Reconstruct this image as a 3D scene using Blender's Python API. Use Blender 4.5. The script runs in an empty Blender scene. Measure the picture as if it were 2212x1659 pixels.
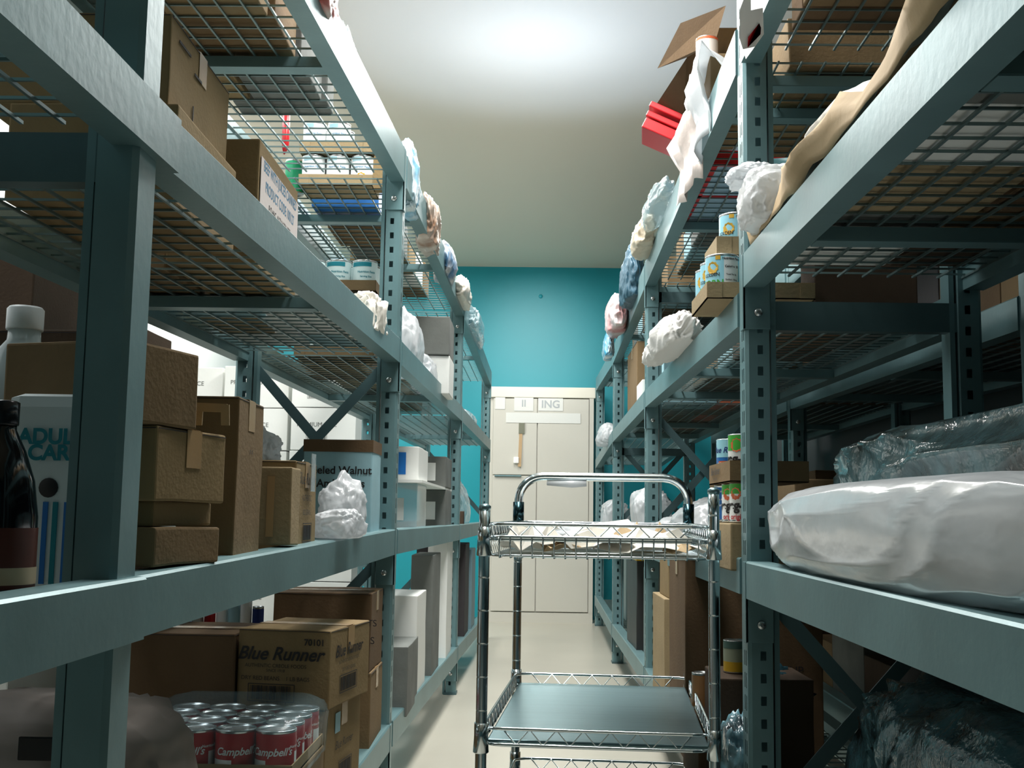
import bpy, bmesh, math, random
from mathutils import Vector, Matrix, noise
C = bpy.context.scene
R = random.Random(7)
# ------------------------------------------------------------------ camera
CAMZ = 0.985; F = 2450.0; PITCH = .1145; YAW = .0178; ROLL = -.0146
cam_d = bpy.data.cameras.new('camera'); cam = bpy.data.objects.new('camera', cam_d)
C.collection.objects.link(cam); C.camera = cam
cam_d.sensor_width = 36; cam_d.lens = F/2212*36; cam_d.clip_start = .02; cam_d.clip_end = 60
cam_d.dof.use_dof = False
_v = (Matrix.Rotation(YAW, 3, 'Z') @ Matrix.Rotation(PITCH, 3, 'X') @ Matrix.Rotation(math.pi/2, 3, 'X') @ Matrix.Rotation(-ROLL, 3, 'Z'))
cam.matrix_world = Matrix.Translation((0, 0, CAMZ)) @ _v.to_4x4()
def ray(px, py):
    return _v @ Vector(((px-1106)/F, -(py-829.5)/F, -1))
def atY(px, py, Y):
    r = ray(px, py); return Vector((0, 0, CAMZ)) + r*(Y/r.y)
def atZ(px, py, Z):
    r = ray(px, py); return Vector((0, 0, CAMZ)) + r*((Z-CAMZ)/r.z)
# ------------------------------------------------------------------ light, exposure
C.view_settings.view_transform = 'Standard'; C.view_settings.look = 'None'
C.view_settings.gamma = 1; C.view_settings.use_curve_mapping = False
C.view_settings.exposure = 0.0
w = bpy.data.worlds.new('world'); C.world = w; w.use_nodes = True
w.node_tree.nodes['Background'].inputs[0].default_value = (.55, .75, .85, 1)
w.node_tree.nodes['Background'].inputs[1].default_value = .07
def area(loc, size, power, col=(1, 1, 1), rot=(0, 0, 0), spread=180):  # bare area lights under the ceiling, no fixtures in view
    l = bpy.data.lights.new('unseen_ceiling_light', 'AREA'); l.shape = 'RECTANGLE'; l.size, l.size_y = size
    l.energy = power; l.color = col; l.spread = math.radians(spread)
    o = bpy.data.objects.new('unseen_ceiling_light', l); o.location = loc; o.rotation_euler = rot
    C.collection.objects.link(o); return o
def spot(loc, tgt, power, ang, blend, col=(1, 1, 1), rad=.1):
    l = bpy.data.lights.new('added_glow_spot', 'SPOT'); l.energy = power; l.spot_size = math.radians(ang); l.spot_blend = blend
    l.color = col; l.shadow_soft_size = rad
    o = bpy.data.objects.new('added_glow_spot', l); o.location = loc
    o.rotation_euler = (Vector(tgt)-Vector(loc)).to_track_quat('-Z', 'Y').to_euler(); C.collection.objects.link(o); return o
area((-.05, 3.0, 3.36), (.6, 1.8), 92, (1, .985, .95))
area((-.05, 5.6, 3.36), (.5, 2.2), 95, (1, .985, .95))
area((-.05, 9.0, 3.36), (.5, 1.4), 42, (1, .985, .95))
area((-1.95, 3.6, 3.36), (.8, 4.5), 95, (.93, .98, 1))
area((-1.95, 8.4, 3.36), (.8, 2.5), 80, (1, .985, .95))
spot((.04, 5.5, 2.3), (.03, 5.52, 3.41), 58, 106, .4, (.46, .66, 1), .12)  # added unseen uplight for the blue glow on the ceiling
spot((.02, 5.6, 2.4), (.0, 5.7, 3.41), 19, 70, 1, (.72, .83, 1), .2)  # added unseen spot for the bright centre of the ceiling glow
spot((.0, 7.6, 3.0), (.08, 10.9, 2.6), 120, 30, 1, (1, 1, .95))  # added unseen spot for the pale glow on the teal wall

# ------------------------------------------------------------------ materials
def lin(c):
    return tuple(((v/255)/12.92 if v/255 <= .04045 else ((v/255+.055)/1.055)**2.4) for v in c)
MATS = {}
def mat(name, rgb, rough=.6, metal=0, bump=0, bscale=30, var=0, vscale=4, trans=0, clear=0, alpha=1, rgb2=None, stretch=(1, 1, 1), spec=.5):
    if name in MATS: return MATS[name]
    m = bpy.data.materials.new(name); m.use_nodes = True; nt = m.node_tree; N = nt.nodes; Lk = nt.links
    b = N['Principled BSDF']; c = (*lin(rgb), 1)
    b.inputs['Base Color'].default_value = c; b.inputs['Roughness'].default_value = rough
    b.inputs['Metallic'].default_value = metal; b.inputs['Coat Weight'].default_value = clear
    b.inputs['Transmission Weight'].default_value = trans; b.inputs['Alpha'].default_value = alpha
    b.inputs['Specular IOR Level'].default_value = spec
    tc = N.new('ShaderNodeTexCoord'); mp = N.new('ShaderNodeMapping'); mp.inputs['Scale'].default_value = stretch
    Lk.new(tc.outputs['Object'], mp.inputs[0])
    if var or rgb2:
        n = N.new('ShaderNodeTexNoise'); n.inputs['Scale'].default_value = vscale; n.inputs['Detail'].default_value = 6
        Lk.new(mp.outputs[0], n.inputs[0])
        mx = N.new('ShaderNodeMix'); mx.data_type = 'RGBA'
        c2 = (*lin(rgb2), 1) if rgb2 else tuple([v*(1-var) for v in c[:3]]+[1])
        mx.inputs[6].default_value = c; mx.inputs[7].default_value = c2
        rp = N.new('ShaderNodeMapRange'); rp.inputs[1].default_value = .35; rp.inputs[2].default_value = .65
        Lk.new(n.outputs[0], rp.inputs[0]); Lk.new(rp.outputs[0], mx.inputs[0]); Lk.new(mx.outputs[2], b.inputs['Base Color'])
    if bump:
        n2 = N.new('ShaderNodeTexNoise'); n2.inputs['Scale'].default_value = bscale; n2.inputs['Detail'].default_value = 4
        Lk.new(mp.outputs[0], n2.inputs[0])
        bp = N.new('ShaderNodeBump'); bp.inputs['Strength'].default_value = bump; bp.inputs['Distance'].default_value = .01
        Lk.new(n2.outputs[0], bp.inputs['Height']); Lk.new(bp.outputs[0], b.inputs['Normal'])
    MATS[name] = m; return m
def translucent(m, f, col):
    nt = m.node_tree; N = nt.nodes; t = N.new('ShaderNodeBsdfTranslucent'); t.inputs[0].default_value = (*lin(col), 1); mx = N.new('ShaderNodeMixShader'); mx.inputs[0].default_value = f
    nt.links.new(N['Principled BSDF'].outputs[0], mx.inputs[1]); nt.links.new(t.outputs[0], mx.inputs[2]); nt.links.new(mx.outputs[0], N['Material Output'].inputs[0]); return m
PAINT = mat('grey_teal_paint', (112, 146, 150), .38, .35, .04, 60, .16, 5)
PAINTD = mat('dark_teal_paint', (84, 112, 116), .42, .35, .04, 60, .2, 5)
WIRE = mat('galvanised_wire', (118, 140, 140), .4, .7)
CHROME = mat('chrome', (215, 225, 228), .16, 1)
STEEL = mat('brushed_steel', (120, 150, 155), .34, .9, .06, 20, .12, 3, stretch=(1, 30, 1))
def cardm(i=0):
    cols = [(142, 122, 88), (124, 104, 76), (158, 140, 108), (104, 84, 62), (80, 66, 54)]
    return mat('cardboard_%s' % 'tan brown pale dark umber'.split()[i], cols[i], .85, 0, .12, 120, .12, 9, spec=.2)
WHITEC = mat('white_card', (226, 228, 224), .7, 0, .05, 60)
BLUEC = mat('pale_blue_card', (150, 190, 200), .7, 0, .05, 60, .1, 6)
GREYC = mat('grey_card', (112, 116, 112), .8, 0, .1, 60, .3, 5)
WHITEP = mat('white_bag_plastic', (228, 232, 235), .22, 0, .12, 30, spec=.7)
translucent(WHITEP, .4, (236, 240, 242))
PAPER = mat('white_paper', (236, 232, 222), .7, 0, .1, 30)
KRAFT = mat('kraft_paper', (196, 170, 132), .8, 0, .15, 30, .12, 8)
INK = mat('black_ink', (30, 30, 32), .6); INKB = mat('blue_ink', (70, 130, 165), .6); INKT = mat('teal_ink', (0, 125, 140), .6)
TAPE = mat('packing_tape', (170, 140, 100), .25, 0, .05, 40, spec=.6)
CLEART = mat('clear_tape', (190, 205, 210), .2, 0, .1, 60, alpha=.55)
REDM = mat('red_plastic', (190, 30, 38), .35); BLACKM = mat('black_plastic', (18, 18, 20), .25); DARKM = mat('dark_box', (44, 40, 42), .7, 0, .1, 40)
CREAM = mat('cream_paint', (206, 204, 194), .45, 0, .03, 40)
GREENM = mat('green_label', (70, 170, 60), .4); YELM = mat('yellow_plastic', (214, 170, 40), .4); SKYB = mat('sky_label', (155, 215, 232), .35)
BLUEM = mat('blue_label', (35, 110, 185), .35); WHITEL = mat('white_label', (232, 236, 236), .4); GOLD = mat('gold_label', (214, 170, 60), .4)
TIN = mat('tin', (200, 205, 205), .25, .9); NAVY = mat('navy_label', (24, 50, 120), .4); ORANGE = mat('orange_label', (222, 110, 70), .4)
SKYP = mat('blue_printed_plastic', (60, 165, 205), .25, 0, .3, 20, rgb2=(225, 238, 242), vscale=9)
def wrapm(name, rgb, mixv, bump=.6, rough=.12, bs=12, stretch=(1, 1, 1)):
    m = mat(name, rgb, rough, 0, bump, bs, stretch=stretch, spec=.8)
    nt = m.node_tree; N = nt.nodes; L = nt.links
    out = N['Material Output']; b = N['Principled BSDF']; t = N.new('ShaderNodeBsdfTransparent'); mx = N.new('ShaderNodeMixShader')
    t.inputs[0].default_value = (.93, .98, 1, 1); mx.inputs[0].default_value = mixv
    L.new(t.outputs[0], mx.inputs[1]); L.new(b.outputs[0], mx.inputs[2]); L.new(mx.outputs[0], out.inputs[0]); return m
WRAP = wrapm('clear_plastic_wrap', (130, 160, 168), .16)
CLEARP = wrapm('clear_plastic', (205, 222, 226), .55, .15)
# ------------------------------------------------------------------ mesh helpers
def nb(): return bmesh.new()
def bx(bm, c, s, M=None, bev=0):
    ge = bmesh.ops.create_cube(bm, size=1)['verts']
    for v in ge:
        v.co = Vector((v.co.x*s[0], v.co.y*s[1], v.co.z*s[2]))
    if bev:
        es = {e for v in ge for e in v.link_edges}
        r = bmesh.ops.bevel(bm, geom=list(es), offset=bev, segments=2, affect='EDGES', profile=.6)
        ge = list({v for f in r['faces'] for v in f.verts} | {v for v in ge if v.is_valid})
    for v in ge:
        v.co = v.co + Vector(c)
        if M: v.co = M @ v.co
    return ge
def box2(bm, a, b, bev=0):
    a = Vector(a); b = Vector(b); s = b-a
    return bx(bm, (a+b)/2, (abs(s.x), abs(s.y), abs(s.z)), None, bev)
def bar(bm, a, b, wx, wz, up=(0, 0, 1)):
    a = Vector(a); b = Vector(b); d = (b-a).normalized(); u = Vector(up)
    s = d.cross(u).normalized(); t = s.cross(d)
    vs = [bm.verts.new(p + s*i*wx/2 + t*j*wz/2) for p in (a, b) for i, j in ((-1, -1), (1, -1), (1, 1), (-1, 1))]
    for q in ((0, 1, 2, 3), (7, 6, 5, 4), (0, 4, 5, 1), (1, 5, 6, 2), (2, 6, 7, 3), (3, 7, 4, 0)): bm.faces.new([vs[k] for k in q])
def tube(bm, pts, r, n=8, cap=True, radii=None):
    pts = [Vector(p) for p in pts]; rings = []; pu = None
    for i, p in enumerate(pts):
        d = (pts[min(i+1, len(pts)-1)]-pts[max(i-1, 0)]).normalized()
        u = Vector((0, 0, 1)) if abs(d.z) < .95 else Vector((1, 0, 0))
        if pu is not None: u = pu
        s = d.cross(u).normalized(); t = s.cross(d).normalized(); pu = t
        rr = radii[i] if radii else r
        rings.append([bm.verts.new(p+(s*math.cos(2*math.pi*k/n)+t*math.sin(2*math.pi*k/n))*rr) for k in range(n)])
    for a, b in zip(rings, rings[1:]):
        for k in range(n): bm.faces.new((a[k], a[(k+1) % n], b[(k+1) % n], b[k])).smooth = n > 5
    if cap: bm.faces.new(rings[0][::-1]); bm.faces.new(rings[-1])
def lathe(bm, prof, n=24, c=(0, 0, 0), a0=0, a1=2*math.pi, cap=True):
    full = abs(a1-a0-2*math.pi) < 1e-4; k_ = n if full else n+1; rings = []
    for r, z in prof:
        rings.append([bm.verts.new((c[0]+r*math.cos(a0+(a1-a0)*k/n), c[1]+r*math.sin(a0+(a1-a0)*k/n), c[2]+z)) for k in range(k_)])
    for a, b in zip(rings, rings[1:]):
        for k in range(n): bm.faces.new((a[k], a[(k+1) % k_], b[(k+1) % k_], b[k])).smooth = True
    if cap and full: bm.faces.new(rings[0][::-1]); bm.faces.new(rings[-1])
def link(name, me, parent=None, loc=(0, 0, 0), rz=0):
    o = bpy.data.objects.new(name, me); C.collection.objects.link(o)
    if parent: o.parent = parent
    o.location = loc; o.rotation_euler = (0, 0, rz); return o
def obj(name, bm, m, parent=None, loc=(0, 0, 0), rz=0, shift=None):
    if shift is not None:
        for v in bm.verts: v.co -= Vector(shift)
    bmesh.ops.recalc_face_normals(bm, faces=bm.faces)
    me = bpy.data.meshes.new(name); bm.to_mesh(me); bm.free(); me.materials.append(m)
    return link(name, me, parent, loc, rz)
def tag(o, label, cat, group=None, kind=None):
    if label: o['label'] = label
    if cat: o['category'] = cat
    if group: o['group'] = group
    if kind: o['kind'] = kind
    return o
def thing(name, label, cat, loc=(0, 0, 0), rz=0, group=None, rot=None):
    o = bpy.data.objects.new(name, None); C.collection.objects.link(o); o.location = loc
    o.rotation_euler = rot or (0, 0, rz); o.empty_display_size = .05
    return tag(o, label, cat, group)
def struct(name, bm, m): return tag(obj(name, bm, m), None, None, None, 'structure')
def dup(root, loc, rz=0, label=None, group=None):
    r = root.copy(); C.collection.objects.link(r); r.location = loc; r.rotation_euler = (0, 0, rz)
    if label: r['label'] = label
    if group: r['group'] = group
    for ch in list(root.children):
        c = ch.copy(); C.collection.objects.link(c); c.parent = r
        for g in list(ch.children):
            d = g.copy(); C.collection.objects.link(d); d.parent = c
    return r
_tc = {}
def textbm(s, size=1.0, shear=0, bold=0, align='CENTER'):
    k = (s, shear, bold, align)
    if k not in _tc:
        cu = bpy.data.curves.new('writing', 'FONT'); cu.body = s; cu.align_x = align; cu.align_y = 'CENTER'; cu.shear = shear; cu.offset = bold
        o = bpy.data.objects.new('writing', cu); me = bpy.data.meshes.new_from_object(o)
        _tc[k] = ([tuple(v.co) for v in me.vertices], [tuple(p.vertices) for p in me.polygons])
        bpy.data.objects.remove(o); bpy.data.curves.remove(cu); bpy.data.meshes.remove(me)
    return _tc[k]
def put_text(bm, s, o, right, up, size, shear=0, bold=0, cyl=None, sub=False, sx=1):
    V, P = textbm(s, 1, shear, bold); o = Vector(o); right = Vector(right).normalized(); up = Vector(up).normalized()
    vs = []
    for x, y, z in V:
        x *= size*sx; y *= size
        if cyl:   # wrap round radius cyl, centre angle in o.x ; height o.z
            a = o.x + x/cyl; vs.append(bm.verts.new((math.cos(a)*cyl, math.sin(a)*cyl, o.z+y)))
        else: vs.append(bm.verts.new(o+right*x+up*y))
    for p in P:
        try: bm.faces.new([vs[i] for i in p])
        except ValueError: pass
# ------------------------------------------------------------------ room
b = nb(); box2(b, (-5, -2.5, -.1), (4, 11.2, 0)); FLOORM = mat('pale_vinyl_floor', (196, 192, 178), .28, 0, .03, 8, .08, 1.5); struct('floor', b, FLOORM)
b = nb(); box2(b, (-5, -2.5, 3.414), (4, 11.2, 3.5)); struct('ceiling', b, mat('ceiling_paint', (226, 214, 196), .5, 0, .02, 80))
b = nb(); box2(b, (-5, 11.0, 0), (4, 11.15, 3.414)); struct('wall_back', b, mat('teal_wall_paint', (20, 150, 165), .42, 0, .02, 120))
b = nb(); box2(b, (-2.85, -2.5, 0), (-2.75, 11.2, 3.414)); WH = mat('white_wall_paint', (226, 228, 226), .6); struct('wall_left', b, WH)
b = nb(); box2(b, (1.95, -2.5, 0), (2.05, 11.2, 3.414)); struct('wall_right', b, mat('shade_grey_wall', (62, 68, 70), .7))  # unlit depth behind the racks put into the dark wall colour
b = nb(); box2(b, (-5, -2.6, 0), (4, -2.5, 3.414)); struct('wall_front', b, mat('low_bounce_teal', (30, 84, 92), .6))  # wall behind the camera, darkened to cut bounce light on the near posts
# ------------------------------------------------------------------ racks
PW, PD = .056, .075
DROP = (.085, .055, .04, .04)
def post_bm(h, side, plain=False):
    """perforated upright, origin at the aisle-side near corner; side=+1 extends to +x (right row), -1 to -x"""
    bm = nb()
    def panel(P, U, W, hmax, cols, pitch, hh, z0):
        # P origin, U unit dir across, W width; cols=[(u0,u1)] hole columns
        if plain: cols = []
        us = [0]+[u for c in cols for u in c]+[W]; holes = {1+2*i for i in range(len(cols))}
        zs = [0]; z = z0
        while z+hh < hmax-.01: zs += [z, z+hh]; z += pitch
        zs.append(hmax); g = [[bm.verts.new(P+U*u+Vector((0, 0, zz))) for u in us] for zz in zs]
        for i in range(len(zs)-1):
            for j in range(len(us)-1):
                if i % 2 == 1 and j in holes: continue
                bm.faces.new((g[i][j], g[i][j+1], g[i+1][j+1], g[i+1][j]))
    X = Vector((side, 0, 0)); Y = Vector((0, 1, 0)); ch = .008
    panel(X*ch, X, PW-ch, h, [(.020, .033)], .0508, .021, .05)                  # towards the camera
    panel(Y*ch, Y, PD-ch, h, [(.014, .021), (.032, .039)], .0508, .034, .035)   # towards the aisle
    panel(X*PW, Y, PD, h, [], 9, 1, 99); panel(X*0+Y*PD, X, PW, h, [(.020, .033)], .0508, .021, .05)
    v = [bm.verts.new(p) for p in (X*ch, Y*ch, Y*ch+Vector((0, 0, h)), X*ch+Vector((0, 0, h)))]; bm.faces.new(v)
    v = [bm.verts.new(p+Vector((0, 0, h))) for p in (X*ch, X*PW, X*PW+Y*PD, Y*PD, Y*ch)]; bm.faces.new(v)
    for dx in (0.0,):
        box2(bm, X*(PW+.006)+Vector((0, .01, 0)), X*(PW+.018)+Vector((0, PD-.01, h)))
    return bm
def supports(side, bi, li):
    if side < 0: return (.2, .54) if li == 0 else (.54,)
    return {0: (.04, .13, .6), 1: (.45, .8)}.get(li, (.5,))
def rack(name, label, posts, side, levels, depth, braces=(), ties=(), deckskip=(), beamh=(.12, .085, .085, .085), hpost=None, over=None, nobr=()):
    """posts: aisle corner (x,y) of each upright; levels[bay][lvl]=(z near, z far) of the beam tops, top level first"""
    root = thing(name, label, 'shelving rack', (posts[0][0], posts[0][1], 0)); S = root.location.copy()
    hs = hpost
    pm = {}
    def post(x, y, h, s, plain=False):
        k = (round(h, 3), s, plain)
        if k not in pm:
            o = obj('upright_post', post_bm(h, s, plain), PAINT, root, (x-S.x, y-S.y, 0)); pm[k] = o
        else:
            o = pm[k].copy(); C.collection.objects.link(o); o.location = (x-S.x, y-S.y, 0)
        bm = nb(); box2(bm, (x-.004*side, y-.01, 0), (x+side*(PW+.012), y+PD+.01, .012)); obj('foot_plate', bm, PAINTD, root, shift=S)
    for i, (x, y) in enumerate(posts):
        h = hs[i]; post(x, y, h, side, over and i == 1); post(x+side*depth, y, h, -side)
        for (fi, z0, z1, typ) in braces:
            if fi != i: continue
            xa, xb, yy = x+side*PW, x+side*(depth-PW), y+PD*.5
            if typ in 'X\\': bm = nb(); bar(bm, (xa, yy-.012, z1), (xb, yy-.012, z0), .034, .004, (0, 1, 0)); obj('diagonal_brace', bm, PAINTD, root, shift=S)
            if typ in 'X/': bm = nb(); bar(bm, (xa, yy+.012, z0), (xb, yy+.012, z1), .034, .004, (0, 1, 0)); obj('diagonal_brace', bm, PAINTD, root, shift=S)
        for (fi, z, hh) in ties:
            if fi == i:
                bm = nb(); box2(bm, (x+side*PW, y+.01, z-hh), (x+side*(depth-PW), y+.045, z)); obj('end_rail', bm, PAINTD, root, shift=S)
    for bi, lv in enumerate(levels):
        (x0, y0), (x1, y1) = posts[bi], posts[bi+1]
        for li, zz in enumerate(lv):
            if zz is None: continue
            drop = DROP[li]
            z0, z1 = zz; bh = beamh[li]
            for rear in (0, 1):
                bm = nb(); ox = side*depth if rear else 0; sg = -side if rear else side
                A = Vector((x0+ox, y0+PD, 0)); B = Vector((x1+ox, y1, 0))
                if over and bi == 0 and not rear and li in over: sg *= 1; B = Vector((x1, y1+over[li], 0)); A.x -= side*.011; B.x -= side*.011
                prof = [(-.005, -bh), (-.005, -.004), (-.001, 0), (.05, 0), (.05, -.03), (.044, -.034), (.044, -bh), (.004, -bh-.0)]
                ra = [bm.verts.new((A.x+sg*u, A.y, z0+w)) for u, w in prof]; rb = [bm.verts.new((B.x+sg*u, B.y, z1+w)) for u, w in prof]
                n = len(prof)
                for k in range(n): bm.faces.new((ra[k], ra[(k+1) % n], rb[(k+1) % n], rb[k]))
                bm.faces.new(ra); bm.faces.new(rb[::-1])
                bo = obj('beam', bm, PAINT, root, shift=S)
                if not rear and not (over and bi == 0 and li in over) and (bi, li) not in nobr:
                    bm = nb(); zt = z1-.0
                    box2(bm, (x1-side*.006, y1-.005, zt-bh-.10), (x1+side*(PW+.002), y1-.0005, zt-.002), .001)
                    box2(bm, (x1-side*.006, y1-.005, zt-bh-.10), (x1-side*.001, y1+.035, zt-.002))
                    obj('end_bracket', bm, PAINT, bo, shift=S)
                    bm = nb(); lathe(bm, [(.011, 0), (.009, .004), (.004, .006)], 12)
                    for v in bm.verts: v.co = Vector((x1+side*.03, y1-.005, zt-bh-.06)) + Vector((v.co.x, -v.co.z, v.co.y))
                    obj('rivet', bm, TIN, bo, shift=S)
            if (bi, li) in deckskip: continue
            # wire deck
            bm = nb(); Ly = y1-y0-PD; Wd = depth-.09; ny = max(2, int(Ly/.064)); nx = 8
            def pt(u, v, dz=0):   # u across 0..1, v along 0..1
                return Vector((x0+(x1-x0)*v+side*(.045+Wd*u), y0+PD+Ly*v, z0+(z1-z0)*v-drop+dz))
            for k in range(nx+1): bar(bm, pt(k/nx, 0), pt(k/nx, 1), .0048, .0048)
            for k in range(ny+1): bar(bm, pt(0, (k+.3)/(ny+.6), .0045), pt(1, (k+.3)/(ny+.6), .0045), .0042, .0042)
            obj('wire_deck', bm, WIRE, root, shift=S)
            for v in supports(side, bi, li):
                bm = nb(); a = pt(0, v, -.03); c = pt(1, v, -.03); bar(bm, a, c, .05, .004)
                for dy in (-.024, .024): bar(bm, a+Vector((0, dy, .013)), c+Vector((0, dy, .013)), .004, .026)
                obj('deck_support', bm, PAINT, root, shift=S)
    return root
def xat(px, py, Y): return atY(px, py, Y).x
YL = [-.9, 1.496, 3.84, 6.356, 9.19]
PL = [(-.60, -.9), (xat(267, 900, YL[1]), YL[1]), (xat(855, 1000, YL[2]), YL[2]), (xat(994, 1000, YL[3]), YL[3]), (xat(1057, 1000, YL[4]), YL[4])]
lvL = [[(2.2, 2.2), (1.56, 1.565), (.88, .893), (.2, .22)],
       [(2.2, 2.25), (1.565, 1.58), (.893, .93), (.22, .29)],
       [(2.25, 2.22), (1.58, 1.588), (.93, .925), (.29, .257)],
       [(2.22, 2.145), (1.588, 1.588), (.925, .925), (.257, .20)]]
DEP = .56
LR = rack('shelving_rack', 'grey-teal perforated steel shelving rack along the left side of the aisle', PL, -1, lvL, DEP,
     braces=[(2, .98, 1.48, 'X'), (2, .34, .82, '\\'), (3, 1.62, 2.08, '/'), (3, .98, 1.48, '/'), (3, .34, .82, '\\'), (4, .98, 1.48, '/'), (4, 1.62, 2.05, '/')],
     ties=[(1, 1.50, .07), ], deckskip=[(0, 0)], hpost=[2.3, 2.3, 2.262, 2.235, 2.16], over={1: .13, 2: .078})
YR = [.1, 2.67, 5.33, 7.797, 10.39]
PR = [(.478, .1), (xat(1612, 900, YR[1]), YR[1]), (xat(1396, 1000, YR[2]), YR[2]), (xat(1325, 1000, YR[3]), YR[3]), (xat(1288, 1000, YR[4]), YR[4])]
lvR = [[(2.2, 2.208), (1.56, 1.615), (.885, .885), (.275, .275)],
       [(2.208, 2.195), (1.533, 1.58), (.89, .885), (.275, .295)],
       [(2.195, 2.155), (1.58, 1.573), (.885, .885), (.295, .262)],
       [(2.155, 2.25), (1.573, 1.50), (.885, .885), (.262, .27)]]
RR = rack('shelving_rack', 'grey-teal perforated steel shelving rack along the right side of the aisle', PR, 1, lvR, DEP,
     braces=[(1, .30, .80, 'X'), (2, .95, 1.45, 'X'), (2, .34, .8, '/'), (3, .95, 1.45, 'X')],
     ties=[(1, 1.50, .07), (2, 2.05, .05), (3, 1.45, .05)], hpost=[2.3, 2.4, 2.21, 2.17, 2.26], nobr=((0, 0),))
PB = [(x+DEP+.12, y) for x, y in PR[:4]]
RB = rack('shelving_rack', 'dark steel shelving rack standing back to back behind the right-hand rack', PB, 1, lvR[:3], DEP, ties=[(1, 1.50, .07)], hpost=[2.3, 2.3, 2.2, 2.17])
def LX(Y):
    for (a, b_) in zip(PL, PL[1:]):
        if Y <= b_[1]: return a[0]+(b_[0]-a[0])*(Y-a[1])/(b_[1]-a[1])
    return PL[-1][0]
def RX(Y):
    for (a, b_) in zip(PR, PR[1:]):
        if Y <= b_[1]: return a[0]+(b_[0]-a[0])*(Y-a[1])/(b_[1]-a[1])
    return PR[-1][0]
def lz(lv, posts, li, Y):
    for i, l in enumerate(lv):
        y0, y1 = posts[i][1], posts[i+1][1]
        if y0 <= Y <= y1: return l[li][0]+(l[li][1]-l[li][0])*(Y-y0)/(y1-y0)-DROP[li]+.007
    return lv[-1][li][1]
def zL(li, Y): return lz(lvL, PL, li, Y)
def zR(li, Y): return lz(lvR, PR, li, Y)
def zLt(li, Y): return zL(li, Y)+DROP[li]-.005
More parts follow.
